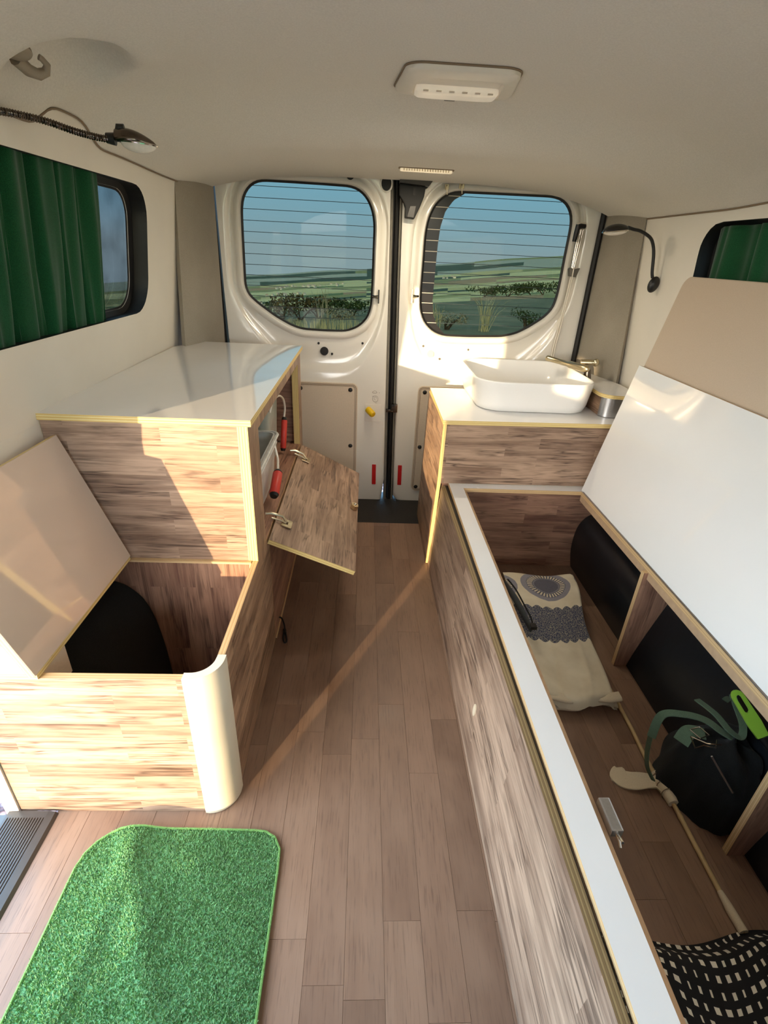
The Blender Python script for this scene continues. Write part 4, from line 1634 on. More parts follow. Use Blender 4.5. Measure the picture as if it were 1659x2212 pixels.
top = [(.297, 1.816), (1.088, 1.842), (1.088, 2.30), (1.02, 2.44), (.30, 2.44), (.304, 2.325)]
top = [(.297, 1.816), (1.085, 1.846), (1.085, 2.10), (1.02, 2.44), (.62, 2.44), (.60, 2.335), (.304, 2.325)]
g.prism([V((x, y, ZS)) for x, y in top], V((0, 0, -T)), (0, 0, 1))
g.build('worktop', ['white_matt', 'ply'], sc)

# vessel basin
wb = thing('wash_basin', 'white rectangular vessel basin with rounded corners on the sink worktop', 'sink', (.68, 2.18, ZS))
def basin_loop(ins, z):
    L = round_rect(.440 + ins, 1.935 + ins, .925 - ins, 2.435 - ins, max(.02, .105 - ins * .6), 10)
    return [V((x, y, z)) for x, y in L]
g = G()
zr = .778
seq = [(.030, ZS + .001), (.020, ZS + .006), (.012, ZS + .03), (.004, zr - .03), (.000, zr - .006), (.0015, zr - .001), (.004, zr), (.0075, zr - .0015), (.009, zr - .006), (.016, zr - .05), (.032, ZS + .035), (.060, ZS + .017), (.12, ZS + .011), (.2, ZS + .009)]
g.grid([basin_loop(i, z) for i, z in seq], 0, closed_u=True)
g.poly(basin_loop(.2, ZS + .009), 0)
g.poly(basin_loop(.030, ZS + .001)[::-1], 0)
g.build('bowl', ['ceramic'], wb, sharp=60)
g = G()
g.cyl((.68, 2.185, ZS + .009), Z3, .024, .004, 0, 20)
g.build('drain', ['chrome'], wb)

# raised corner shelf with a brushed steel front
cs = thing('corner_unit', 'raised corner unit right of the basin with a curved steel front', 'cabinet', (1.0, 2.1, ZS))
cl = [(.929, 2.41)] + [(.929 + .055 - .055 * math.cos(a), 1.972 - .055 * math.sin(a) + .0) for a in [math.pi / 2 * k / 10 for k in range(11)]] + [(1.083, 1.908), (1.083, 2.12), (1.03, 2.41)]
g = G()
in_ = [(x + (.012 if x < 1.0 else 0), y + (.012 if y < 2.0 else 0)) for x, y in cl]
g.prism([V((x, y, .733)) for x, y in in_], V((0, 0, -(.733 - ZS - .001))), (0, 0, 0), Z3)
g.build('body', ['wood_side'], cs)
g = G()
g.prism([V((x, y, .747)) for x, y in cl], V((0, 0, -.014)), (0, 0, 1))
g.build('top', ['white_matt', 'ply'], cs)
g = G()
arc = [(.9395 + .0445 - .046 * math.cos(a), 1.972 - .0455 * math.sin(a)) for a in [math.pi / 2 * (.12 + .88 * k / 12) for k in range(13)]] + [(1.012, 1.9265)]
rows = [[V((x, y - .001, z)) for x, y in arc] for z in (ZS + .002, .731)]
g.grid(rows, 0)
rows2 = [[p + V((.002, .002, 0)) for p in r] for r in rows]
g.grid(rows2, 0, flip=True)
g.build('steel_front', ['steel'], cs, sharp=60)

# mixer tap lying at the basin's rear corner
tp = thing('mixer_tap', 'pale nickel mixer tap resting across the basin rim', 'tap', (.90, 2.2, .78))
g = G()
ta, tb = V((.832, 2.352, .804)), V((.936, 2.150, .800))
td = (tb - ta).normalized()
g.tube([ta - td * .002, ta, ta + td * .014, ta + td * .016, ta.lerp(tb, .55), ta.lerp(tb, .6), tb - td * .02, tb, tb + td * .01], [.008, .0125, .0130, .0115, .0115, .0150, .0155, .0140, .008], 0, 18)
g.build('body', ['brass'], tp)
g = G()
la = V((.925, 2.200, .818))
lb2 = V((.985, 2.185, .822))
g.tube([la, la.lerp(lb2, .5), lb2], [.012, .013, .011], 0, 14)
g.ellipsoid(lb2, ((.014, 0, 0), (0, .014, 0), (0, 0, .016)), 0, 14, 10)
g.build('lever', ['brass'], tp)
g = G()
g.tube([V((.948, 2.165, .795)), V((.953, 2.165, ZS + .0935))], [.012, .018], 0, 16)
g.build('foot', ['dark_chrome'], tp)

# hand shower hanging on the door frame, hoses down to the tap
hs_ = thing('hand_shower', 'chrome hand shower hanging from a black bracket beside the rear window', 'shower', (.92, 2.49, 1.33))
g = G()
g.prism([V((x, 2.491, z)) for x, z in round_rect(.897, 1.322, .948, 1.352, .012, 5)], V((0, .008, 0)), (0, 0, 0))
g.build('back_plate', ['white_plastic'], hs_, bevel=.002)
g = G()
g.tube([V((.934, 2.480, 1.338)), V((.912, 2.474, 1.338)), V((.903, 2.472, 1.334))], [.009, .010, .010], 0, 12)
g.tube([V((.901, 2.472, 1.343)), V((.899, 2.472, 1.310)), V((.897, 2.474, 1.278))], [.010, .011, .009], 0, 12)
g.build('bracket', ['black_plastic'], hs_)
for dx, r in ((.006, .0042), (.0145, .005), (.024, .0035)):
    g = G()
    g.tube([V((.904 + dx, 2.478, 1.325)), V((.9035 + dx * .9, 2.478, 1.25)), V((.906 + dx * .6, 2.478, 1.172))], r, 0, 10)
    g.build('rod', ['chrome'], hs_)
g = G()
L = [(.902, 1.176), (.898, 1.170), (.905, 1.141), (.934, 1.139), (.945, 1.176), (.925, 1.170)]
g.prism([V((x, 2.468, z)) for x, z in L], V((0, .026, 0)), (0, 0, 0))
g.build('clamp', ['grey_plastic'], hs_, bevel=.002)
g = G()
g.box((.9135, 2.463, 1.139), (.917, 2.470, 1.178), 0)
g.build('clamp_strip', ['lens'], hs_)
for dx in (0, .0085):
    g = G()
    g.tube(spline([(.915 + dx, 2.480, 1.142), (.912 + dx, 2.482, 1.05), (.905 + dx, 2.484, .92), (.898 + dx, 2.484, .82), (.897 + dx, 2.482, .665)], 8), .0034, 0, 8)
    g.build('hose', ['white_plastic'], hs_)
    g = G()
    g.tube(spline([(.9185 + dx, 2.484, 1.142), (.9155 + dx, 2.486, 1.05), (.9085 + dx, 2.488, .92), (.9015 + dx, 2.488, .82), (.900 + dx, 2.486, .665)], 8), .0013, 0, 6)
    g.build('hose_line', ['piping'], hs_)

# ================================================================== right bench
rb = thing('long_bench', 'long oak laminate bench on the right, white lid raised against the wall', 'bench', (.6, .9, 0))
YN = .06
g = G()
b0, b1 = V((.302, YN, .001)), V((.2985, 1.8605, .001))
t0, t1_ = V((.330, YN, .380)), V((.3195, 1.8405, .380))
F = [b1, b0, t0, t1_]
g.board8(F, [p + V((.016, 0, 0)) for p in F], Y3, (0, 0, 1))
g.build('front_panel', ['wood_bench', 'ply_shaded'], rb)
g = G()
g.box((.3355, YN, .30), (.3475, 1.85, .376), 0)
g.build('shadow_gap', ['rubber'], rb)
g = G()
XO, XI, XH = .3495, .4016, .8745
g.ring([V((XO, YN, .390)), V((1.085, YN, .390)), V((1.085, 1.8615, .390)), V((XO, 1.8615, .390))], [V((XI, YN + .08, .390)), V((XH, YN + .08, .390)), V((XH, 1.802, .390)), V((XI, 1.802, .390))], V((0, 0, -.016)), Y3, (0, 0, 1), 1)
g.build('top_frame', ['white_matt', 'ply_tan'], rb)
g = G()
g.box((XI - .03, YN + .08, .345), (XI + .015, 1.802, .3738), 0, Y3)
g.build('inner_rail', ['tan_wood'], rb)
g = G()
g.box((XH + .001, YN + .08, .350), (XH + .020, 1.802, .3738), 0, Y3)
g.build('hinge_rail', ['tan_wood'], rb)
# lid with plywood edge
g = G()
L0, L1 = V((.8765, .45, .392)), V((.8765, 1.811, .392))
up = V((.0985, 0, .492))
nb = V((.980, 0, -.196)) * T
F = [L1, L0, L0 + up, L1 + up]
g.board8(F, [p + nb for p in F], Y3, (0, 0, 1))
rlid = g.build('lid', ['white', 'ply_tan'], rb, bevel=.0012, seg=2)
g = G()
g.tube([V((.8765, .5, .3925)), V((.8765, 1.79, .3925))], .003, 0, 8)
g.build('piano_hinge', ['steel'], rlid)
# uprights inside
for yy, x1 in ((1.270, .985), (.668, 1.03)):
    g = G()
    g.board((.862, yy - .016, .001), (x1 - .862, 0, 0), (0, 0, .371), (0, T, 0), Z3, (0, 0, 1))
    g.build('divider', ['wood_deep', 'ply_tan'], rb)
# round plug in the panel face
g = G()
n3 = V((-1, 0, .07)).normalized()
for r, d, m_ in ((.0135, .0015, 0),):
    L = [V((.3125 - .0, .930, .150)) + (Y3 * math.cos(a) * .010 + V((.07, 0, 1)) * math.sin(a) * .019) for a in [2 * math.pi * k / 20 for k in range(20)]]
    g.prism([p + n3 * .0035 for p in L][::-1], n3 * -.006, (0, 0, 0))
g.build('plug', ['cloth'], rb)
# spring catch on the inner face
g = G()
g.box((.4175, .478, .374), (.4375, .535, .390), 0)
sc_ = g.build('spring_catch', ['steel'], rb, bevel=.003)
g = G()
for s in (-1, 1):
    g.tube([V((.427, .480, .382)), V((.428, .468, .382 + s * .004)), V((.427, .460, .382 + s * .007))], .0022, 0, 8)
g.build('catch_jaw', ['chrome'], sc_)

# black lining of the wall and the right wheel housing
g = G()
rows = [[V((.905 + .10 * (z / .37) ** 1.2, y, z)) for y in [.06 + 1.2 * k / 12 for k in range(13)]] for z in [.001 + .37 * k / 8 for k in range(9)]]
g.grid(rows, 0)
rows2 = [[p + V((.012, 0, 0)) for p in r] for r in rows]
g.grid(rows2, 0, flip=True)
structure(g.build('trim_9', ['black_panel']))
g = G()
prof = [(.934, .001), (.917, .09), (.919, .18), (.938, .232), (.972, .262), (1.03, .285), (1.085, .30)]
prof = [(p.x, p.y) for p in spline([V((x, z, 0)) for x, z in prof], 5)]
rows = [[V((x, y, z)) for x, z in prof] for y in [1.29, 1.30, 1.56, 1.86]]
g.grid(rows, 0)
structure(g.build('trim_10', ['black_panel'], sharp=70))
g = G()
g.box((1.045, 1.28, .27), (1.088, 1.86, .374), 0)
structure(g.build('trim_11', ['black_panel']))

# beige cushion standing behind the lid
g = G()
d = V((.0985, 0, .492)).normalized()
nn2 = V((.980, 0, -.196)).normalized()
c0 = V((.8765, 0, .392)) + nn2 * .0175
y0, y1 = .70, 1.812
L = [c0 + d * z + Y3 * y for y, z in round_rect(y0, .02, y1, .802, (.02, .02, .035, .03), 6)]
Fc = L
g.prism(L[::-1], nn2 * .014, (0, 0, 0))
cu = g.build('seat_cushion', ['cushion'], None, bevel=.006, seg=4)
tag(cu, 'beige upholstered board standing behind the raised white lid', 'cushion')
for p in cu.data.polygons:
    p.use_smooth = True
cu.data.set_sharp_from_angle(angle=math.radians(60))

# ------------------------------------------------------------------ things stored in the right bench
bl = thing('blanket', 'folded beige cotton blanket with printed dark rings and lace border', 'blanket', (.7, 1.33, 0))
def bl_pt(u, v, lift):
    """u 0..1 left to right, v 0..1 front to back."""
    y = 1.055 + .565 * v + .010 * math.sin(7 * u + 1)
    xl = .53 + .02 * v
    xr = .785 + .055 * v + .010 * math.sin(9 * v)
    x = xl + (xr - xl) * u
    hgt = .058 + .075 * sstep(.15, .85, v)
    ed = min(1, (1 - u) / .10) * min(1, v / .035 + .25) * min(1, (1 - v) / .05)
    z = lift * .012 + hgt * (1 - (1 - ed) ** 2.2)
    z += .005 * math.sin(11 * u + 5 * v) * (1 - v) + .007 * math.exp(-((u - .62 - .12 * math.sin(4 * v)) / .04) ** 2) * (1 - v) - .008 * math.exp(-((u - .30 - .25 * v) / .03) ** 2) * (1 - v)
    return V((x, y, max(.004, z)))


g = G()
nu_, nv_ = 46, 70
rows = [[bl_pt(u / nu_, v / nv_, 0) for u in range(nu_ + 1)] for v in range(nv_ + 1)]
uvs = [[(.26 * u / nu_ + .0, .565 * v / nv_) for u in range(nu_ + 1)] for v in range(nv_ + 1)]
g.grid(rows, 0, uvs)
# side skirt down to the floor
side = [rows[v][-1] for v in range(nv_ + 1)]
g.grid([side, [V((p.x + .006, p.y, .002)) for p in side]], 0, [[(.26, .565 * v / nv_) for v in range(nv_ + 1)], [(.30, .565 * v / nv_) for v in range(nv_ + 1)]], flip=False)
back = rows[-1]
g.grid([back, [V((p.x, p.y + .004, .002)) for p in back]], 0, [[(.26 * u / nu_, .565) for u in range(nu_ + 1)], [(.26 * u / nu_, .60) for u in range(nu_ + 1)]])
g.build('top_fold', ['blanket'], bl, sharp=80)
for k in range(3):
    g = G()
    zt = .052 - .016 * k
    yo = 1.058 + .006 * ((k * 2) % 3)
    rows = []
    for i in range(41):
        u = i / 40
        x = .53 + .262 * u
        wv = .006 * math.sin(13 * u + 2 * k) + .009 * math.exp(-((u - .62) / .05) ** 2)
        y = yo + wv - .010 * (k == 2) * math.sin(5 * u)
        z = zt + .004 * math.sin(9 * u + k)
        rows.append([V((x, y + .03, max(.003, z))), V((x, y + .006, max(.003, z))), V((x, y, max(.003, z - .004))), V((x, y - .001, max(.002, z - .009))), V((x, y + .008, max(.001, z - .014)))])
    g.grid(rows, 0)
    g.build('fold', ['cloth'], bl, sharp=80)

po = thing('pouch', 'small grey pouch with black strap at the left edge of the blanket', 'pouch', (.575, 1.42, .12))
g = G()
rows = []
for i in range(13):
    t = i / 12
    c = V((.536 + .030 * t, 1.52 - .24 * t, .142 + .010 * math.sin(3 * t) - .018 * t))
    w = .011 * (math.sin(math.pi * (.08 + .84 * t)) ** .6)
    rows.append([c + V((w * math.cos(a), 0, .010 * math.sin(a))) for a in [2 * math.pi * k / 14 for k in range(14)]])
g.grid(rows, 0, closed_u=True)
g.poly(rows[0][::-1], 0)
g.poly(rows[-1], 0)
g.build('body', ['pouch'], po)
g = G()
pts = spline([(.548, 1.53, .150), (.558, 1.46, .156), (.568, 1.38, .149), (.576, 1.32, .140), (.572, 1.29, .135)], 8)
g.tube(pts, .0028, 0, 8)
g.build('strap', ['cord'], po)
g = G()
g.box((.564, 1.275, .128), (.584, 1.298, .140), 0)
g.build('buckle', ['black_plastic'], po, bevel=.003)

st = thing('bamboo_stick', 'long thin bamboo stick lying on the floor inside the right bench', 'stick', (.79, .8, .006))
g = G()
pts = [V((.800, 1.145, .008)), V((.799, 1.00, .008)), V((.793, .878, .008)), V((.800, .79, .008)), V((.797, .68, .008)), V((.795, .569, .008)), V((.794, .500, .008))]
fine = spline(pts, 14)
g.tube(fine, [.0056 * (1.18 if i % 21 == 7 else 1) for i in range(len(fine))], 0, 10)
g.build('cane', ['stick'], st)
g = G()
g.tube([V((.795, .575, .0085)), V((.795, .54, .009)), V((.797, .50, .009))], [.0062, .0095, .010], 0, 10)
g.build('tip', ['cloth'], st)

ws = thing('cloth_wrap', 'beige cotton strip knotted around the bamboo stick', 'cloth', (.77, .83, .01))
g = G()
rows = []
path = [(.708, .872), (.700, .846), (.722, .832), (.752, .828), (.780, .822), (.795, .812)]
wid = [.012, .028, .026, .022, .018, .020]
P_ = spline([V((x, y, 0)) for x, y in path], 6)
for i, p in enumerate(P_):
    t = i / (len(P_) - 1)
    w = wid[min(5, int(t * 5))] * (1 - (t * 5 % 1)) + wid[min(5, int(t * 5) + 1)] * (t * 5 % 1)
    d = (P_[min(i + 1, len(P_) - 1)] - P_[max(i - 1, 0)]).normalized()
    s_ = V((-d.y, d.x, 0))
    rows.append([V((p.x, p.y, 0)) + s_ * w * q + V((0, 0, .006 + .012 * t + .004 * math.sin(7 * t + 3 * q))) for q in (-1, -.5, 0, .5, 1)])
g.grid(rows, 0)
rows2 = [[q - V((0, 0, .004)) for q in r] for r in rows]
g.grid(rows2, 0, flip=True)
g.build('tail', ['cloth'], ws)
g = G()
g.tube([V((.794, .850, .011)), V((.795, .83, .013)), V((.797, .80, .013)), V((.798, .768, .011))], [.013, .0165, .016, .013], 0, 12)
g.build('knot', ['cloth'], ws)
for yy in (.838, .815, .792):
    g = G()
    g.tube([V((.796 + .0168 * math.cos(a), yy + .003 * math.sin(a), .013 + .0168 * math.sin(a))) for a in [2 * math.pi * k / 16 for k in range(17)]], .0012, 0, 5, caps=False)
    g.build('binding', ['piping'], ws)

# black bag with olive straps
bg = thing('canvas_bag', 'black canvas bag with olive webbing straps and a metal buckle', 'bag', (.87, .76, 0))
g = G()
rows = []
NU, NV = 40, 20
for j in range(NV + 1):
    v = j / NV
    th = v * math.pi / 2
    r = []
    for i in range(NU):
        a = 2 * math.pi * i / NU
        rx, ry = .105, .115
        k = math.cos(th) ** .55
        sx = math.copysign(abs(math.cos(a)) ** .8, math.cos(a))
        sy = math.copysign(abs(math.sin(a)) ** .8, math.sin(a))
        wob = 1 + .05 * math.sin(3 * a + 4 * v) + .04 * math.sin(5 * a - 7 * v)
        wob += .035 * math.sin(9 * a + 3 * v) + .03 * math.sin(13 * a - 9 * v + 1)
        x = .895 + .24 * max(0, .80 - (.800 + ry * k * sy)) + .012 * math.sin(th) + rx * k * sx * wob
        z = .002 + .200 * math.sin(th) * (1 + .05 * math.sin(2 * a + 1)) + .010 * math.sin(4 * a + 6 * v) * v
        lim = .905 + .10 * (max(0, z) / .37) ** 1.2 - .006
        x = lim - math.log1p(math.exp(min(40, (lim - x) / .012))) * .012
        y = .800 + ry * k * sy * wob
        y = .690 + math.log1p(math.exp(min(40, (y - .690) / .012))) * .012
        r.append(V((x, y, z)))
    rows.append(r)
g.grid(rows, 0, closed_u=True)
g.poly(rows[-1], 0)
g.build('body', ['bag'], bg, sharp=80)


def web(g, pts, w, up=V((0, 0, 1)), th=.003):
    P_ = spline(pts, 8)
    rows, rows2 = [], []
    for i, p in enumerate(P_):
        d = (P_[min(i + 1, len(P_) - 1)] - P_[max(i - 1, 0)]).normalized()
        s_ = d.cross(up)
        s_ = s_.normalized() if s_.length > 1e-4 else X3
        rows.append([p - s_ * w / 2, p + s_ * w / 2])
        nrm = s_.cross(d).normalized()
        rows2.append([q - nrm * th for q in rows[-1]])
    g.grid(rows, 0)
    g.grid(rows2, 0, flip=True)
    g.grid([[r[0] for r in rows], [r[0] for r in rows2]], 0)
    g.grid([[r[1] for r in rows], [r[1] for r in rows2]], 0, flip=True)


g = G()
web(g, [(.742, .850, .150), (.765, .872, .205), (.810, .860, .222), (.850, .840, .226), (.874, .810, .222), (.900, .792, .216)], .020)
web(g, [(.868, .905, .225), (.878, .850, .236), (.884, .805, .234), (.905, .790, .228), (.922, .815, .240), (.930, .860, .255), (.936, .885, .262)], .016)
web(g, [(.905, .868, .262), (.922, .878, .258), (.940, .880, .25)], .014)
web(g, [(.752, .865, .150), (.748, .850, .10), (.752, .835, .06), (.765, .815, .034)], .016, X3)
g.build('strap', ['strap'], bg)
g = G()
web(g, [(.775, .800, .196), (.800, .815, .216), (.830, .805, .220)], .034)
g.build('strap_end', ['strap'], bg)
g = G()
def wire(pts, r=.0016):
    g.tube([V(p) for p in pts], r, 0, 6)
wire([(.796, .812, .224), (.822, .818, .226), (.832, .795, .226), (.806, .788, .224), (.796, .812, .224)])
wire([(.788, .795, .222), (.782, .765, .220), (.806, .772, .221), (.830, .765, .221), (.846, .785, .222)])
wire([(.788, .795, .222), (.815, .775, .223), (.848, .772, .222)])
g.build('buckle', ['chrome'], bg)

rod = G()
rod.tube([V((.806, .742, .222)), V((.858, .705, .148))], .0022, 0, 8)
tag(rod.build('metal_rod', ['steel']), 'thin metal rod resting on the black canvas bag', 'rod')

br = thing('brush_handle', 'lime green brush handle with a hanging slot inside the right bench', 'brush', (.96, .80, .22))
g = G()
ax0, ax1 = V((.908, .862, .302)), V((.952, .785, .234))
dd = (ax1 - ax0).normalized()
ss = dd.cross(V((-.35, -.55, .75))).normalized()
nn3 = ss.cross(dd).normalized()
Lh = (ax1 - ax0).length
outl = round_rect(-.019, -.004, .019, Lh, (.018, .003, .003, .018), 5)
outl = [(-.0185, 0), ] and [(x * (.85 + .25 * (y / Lh)), y) for x, y in round_rect(-.0155, 0, .0155, Lh, (.015, .015, .004, .004), 6)]
cc_ = (0, .036)
Oq = radial(outl, 36, cc_)
Iq = radial(round_rect(-.0062, .012, .0062, .054, .006, 6), 36, cc_)
to3 = lambda q, h: ax0 + ss * q[0] + dd * q[1] + nn3 * h
g.ring([to3(q, .005) for q in Oq][::-1], [to3(q, .005) for q in Iq][::-1], nn3 * -.010, X3, (0, 0, 0))
g.build('handle', ['lime'], br, bevel=.0015)
g = G()
g.tube([ax1, ax1 + dd * .03], [.011, .009], 0, 12)
g.build('neck', ['black_plastic'], br)

tx = thing('dashed_textile', 'black textile with white dashes bunched at the bench front end', 'textile', (.75, .35, 0))
g = G()
nu_, nv_ = 60, 50
rows, uvs = [], []
for j in range(nv_ + 1):
    v = j / nv_
    r, q = [], []
    for i in range(nu_ + 1):
        u = i / nu_
        x = .42 + .47 * u
        y = .495 - .40 * v + .012 * math.sin(9 * u)
        z = .004 + .045 * sstep(0, .12, v) + .020 * math.sin(7 * u + 3 * v) * sstep(0, .3, v) + .010 * math.sin(15 * u - 8 * v) * v + .04 * u * sstep(0, .2, v)
        r.append(V((x, y, max(.003, z))))
        q.append((.47 * u + .02 * math.sin(5 * v), .40 * v + .01 * math.sin(8 * u)))
    rows.append(r)
    uvs.append(q)
g.grid(rows, 0, uvs, flip=True)
g.build('cloth', ['dotted'], tx)

# ================================================================== green rug
rg = thing('rug', 'green shaggy rug with rounded corners on the plank floor', 'rug', (-.37, .45, 0))
rugL = round_rect(-.585, -.05, -.158, .708, (.06, .06, .055, .085), 8)
rugL = [(x + (.0 if y > .6 else (-.008 if x < -.4 else .006) * (.6 - y)), y) for x, y in rugL]


def rug_h(x, y):
    h = .004 + .008 * max(0, math.sin(6.5 * x + 3.2 * y + 2.3)) + .009 * math.exp(-((x + .49 - .12 * (y - .5)) / .028) ** 2) + .008 * math.exp(-(((x + .40) / .05) ** 2 + ((y - .52) / .06) ** 2))
    h += .007 * math.exp(-(((x + .33) / .06) ** 2 + ((y - .63) / .03) ** 2)) + .008 * math.exp(-((x + .36 + .5 * (y - .42)) / .03) ** 2)
    return h


cR = (-.372, .35)
big = radial(rugL, 96, cR)
g = G()
rows = []
for k in range(26):
    f = k / 25
    rows.append([V((cR[0] + (x - cR[0]) * f, cR[1] + (y - cR[1]) * f, rug_h(cR[0] + (x - cR[0]) * f, cR[1] + (y - cR[1]) * f))) for x, y in big])
g.grid(rows[1:], 0, closed_u=True)
g.poly(rows[1][::-1], 0)
rim = [V((x, y, .001)) for x, y in big]
g.grid([rows[-1], rim], 0, closed_u=True)
g.build('backing', ['green_back'], rg)
g = G()
q = [V((x, y, rug_h(x, y) + .002)) for x, y in big]
g.tube(q + [q[0]], .0027, 0, 6, caps=False)
g.build('hem', ['green_hem'], rg)
# pile: short looped tufts as small blades
rng = np.random.default_rng(5)
nt = 62000
xs_ = rng.uniform(-.60, -.145, nt)
ys_ = rng.uniform(.22, .712, nt)
bx = np.array([p[0] for p in big])
by = np.array([p[1] for p in big])
inside = np.zeros(nt, bool)
jx = len(bx) - 1
for i_ in range(len(bx)):
    cnd = ((by[i_] > ys_) != (by[jx] > ys_)) & (xs_ < (bx[jx] - bx[i_]) * (ys_ - by[i_]) / (by[jx] - by[i_] + 1e-12) + bx[i_])
    inside ^= cnd
    jx = i_
xs_, ys_ = xs_[inside], ys_[inside]
n = len(xs_)
hz = .004 + .008 * np.maximum(0, np.sin(6.5 * xs_ + 3.2 * ys_ + 2.3)) + .009 * np.exp(-((xs_ + .49 - .12 * (ys_ - .5)) / .028) ** 2) + .008 * np.exp(-(((xs_ + .40) / .05) ** 2 + ((ys_ - .52) / .06) ** 2))
hz += .007 * np.exp(-(((xs_ + .33) / .06) ** 2 + ((ys_ - .63) / .03) ** 2)) + .008 * np.exp(-((xs_ + .36 + .5 * (ys_ - .42)) / .03) ** 2)
ang = rng.uniform(0, 2 * np.pi, n)
wd = rng.uniform(.0011, .0019, n)
ht = rng.uniform(.004, .0078, n)
lx, ly = rng.normal(0, .0022, n), rng.normal(0, .0022, n)
off = world_loc(rg)
vv = np.empty((n, 3, 3))
vv[:, 0] = np.stack([xs_ - wd * np.cos(ang), ys_ - wd * np.sin(ang), hz - .001], 1)
vv[:, 1] = np.stack([xs_ + wd * np.cos(ang), ys_ + wd * np.sin(ang), hz - .001], 1)
vv[:, 2] = np.stack([xs_ + lx, ys_ + ly, hz + ht], 1)
vv = vv.reshape(-1, 3) - np.array(off)
me = bpy.data.meshes.new('pile')
me.vertices.add(3 * n)
me.vertices.foreach_set('co', vv.ravel())
me.loops.add(3 * n)
me.loops.foreach_set('vertex_index', np.arange(3 * n))
me.polygons.add(n)
me.polygons.foreach_set('loop_start', np.arange(0, 3 * n, 3))
me.update()
me.validate()
me.materials.append(M['green_pile'])
pile = link('pile', me, rg)
pile['kind'] = 'stuff'

# ================================================================== outside: ground, fields, shrubs, village
FIELD = {}
for nm, c in (('dry', (206, 182, 112)), ('pale', (222, 200, 132)), ('olive', (150, 140, 74)), ('green', (100, 112, 46)), ('dark', (58, 70, 32)), ('soil', (176, 134, 86)), ('hedge', (40, 46, 22)), ('far', (178, 168, 138))):  # 'far' is pale and greyed, distance haze put into its colour
    FIELD[nm] = plain('field_' + nm, srgb(*c), 0.95, var=0.15, scale=0.15)


def ground_mat():
    t = NT('near_ground')
    oc = t.n('ShaderNodeTexCoord').outputs['Object']
    n1 = t.noise(oc, 0.6, 5)
    vo = t.n('ShaderNodeTexVoronoi', {'Scale': 55.0})
    t.put(vo.inputs['Vector'], oc)
    st_ = t.ramp(vo.outputs[0], [(0.1, srgb(176, 158, 156)), (0.5, srgb(122, 100, 104)), (0.8, srgb(60, 46, 50))])
    gr = t.ramp(n1, [(0.35, srgb(98, 98, 64)), (0.65, srgb(140, 128, 92))])
    ln = t.n('ShaderNodeVectorMath', operation='LENGTH')
    t.put(ln.inputs[0], oc)
    f = t.ramp(t.math('DIVIDE', ln.outputs[1], 12.0), [(0.3, (0, 0, 0, 1)), (0.9, (1, 1, 1, 1))])
    t.bsdf(Base_Color=t.mix(f, st_, gr), Roughness=0.95, Normal=t.bump(vo.outputs[0], 0.5, 0.02))
    return t.m


GM = ground_mat()


def drop(r):
    pts = [(0, -.42), (12, -.42), (28, -.9), (60, -2.0), (140, -6.0), (350, -14), (900, -26), (2500, -44), (5000, -30), (9000, 30)]
    for (a, za), (b, zb2) in zip(pts, pts[1:]):
        if r <= b:
            return za + (zb2 - za) * (r - a) / (b - a)
    return pts[-1][1]


def terrain(x, y):
    r = math.hypot(x, y)
    k = min(1, max(0, (r - 4) / 20))
    z = drop(r) + k * (-.0305 * y + .095 * x)
    az = math.degrees(math.atan2(x, y))
    if r > 60:
        z += .003 * r * math.exp(-((az - 18) / 9) ** 2) * min(1, (r - 60) / 400)
        z += .0007 * r * math.sin(az * .7 + r * .004)
    return z


radii = [0, 1.2, 2.5, 4, 6, 9, 12, 16, 21, 28, 36, 46, 58, 59.5, 74, 95, 97.5, 122, 150, 154, 190, 235, 300, 306, 380, 480, 600, 616, 760, 980, 1250, 1290, 1650, 2200, 2260, 3000, 4000, 4100, 5600, 7500, 9000]
NA = 300
g = G()
mats_g = [GM] + [FIELD[k] for k in ('dry', 'pale', 'olive', 'green', 'dark', 'soil', 'hedge', 'far')]
rnd = random.Random(21)
pts_ = [[V((r * math.sin(2 * math.pi * a / NA), r * math.cos(2 * math.pi * a / NA), 0)) for a in range(NA)] for r in radii]
for row in pts_:
    for p in row:
        p.z = terrain(p.x, p.y)
i0 = len(g.v)
for row in pts_:
    g.v += [tuple(p) for p in row]
for ri in range(len(radii) - 1):
    r0, r1 = radii[ri], radii[ri + 1]
    thin = r0 > 50 and (r1 - r0) / r0 < .05
    a, cur = 0, 0
    left = 0
    for a in range(NA):
        if left <= 0:
            left = rnd.randint(3, 9)
            cur = rnd.choice([1, 2, 2, 3, 3, 4, 5, 6, 2, 1]) if r0 > 40 else 0
            if r0 > 2900:
                cur = rnd.choice([8, 8, 3, 5])
            hed = rnd.random() < .75
        left -= 1
        m_ = cur
        if thin:
            m_ = 7 if hed else cur
        a2 = (a + 1) % NA
        q = (i0 + ri * NA + a, i0 + ri * NA + a2, i0 + (ri + 1) * NA + a2, i0 + (ri + 1) * NA + a)
        g.f.append(q[::-1])
        g.m.append(m_)
        g.uv.append(None)
        g.s.append(True)
structure(g.build('ground', mats_g, weld=False, sharp=180))

LEAF = {}
for nm, c1_, c2_ in (('bush', (38, 54, 26), (70, 84, 40)), ('bush_warm', (70, 62, 34), (110, 92, 52)), ('straw', (170, 158, 108), (206, 196, 150)), ('pale', (128, 124, 98), (176, 168, 140))):
    LEAF[nm] = fabric('leaf_' + nm, srgb(*c1_), srgb(*c2_), 6, 0, 0.1, 0.9)
M['bark'] = plain('bark', srgb(82, 66, 48), 0.9, var=0.2, scale=20)


def polar(az, r):
    a = math.radians(az)
    x, y = r * math.sin(a), r * math.cos(a)
    return V((x, y, terrain(x, y)))


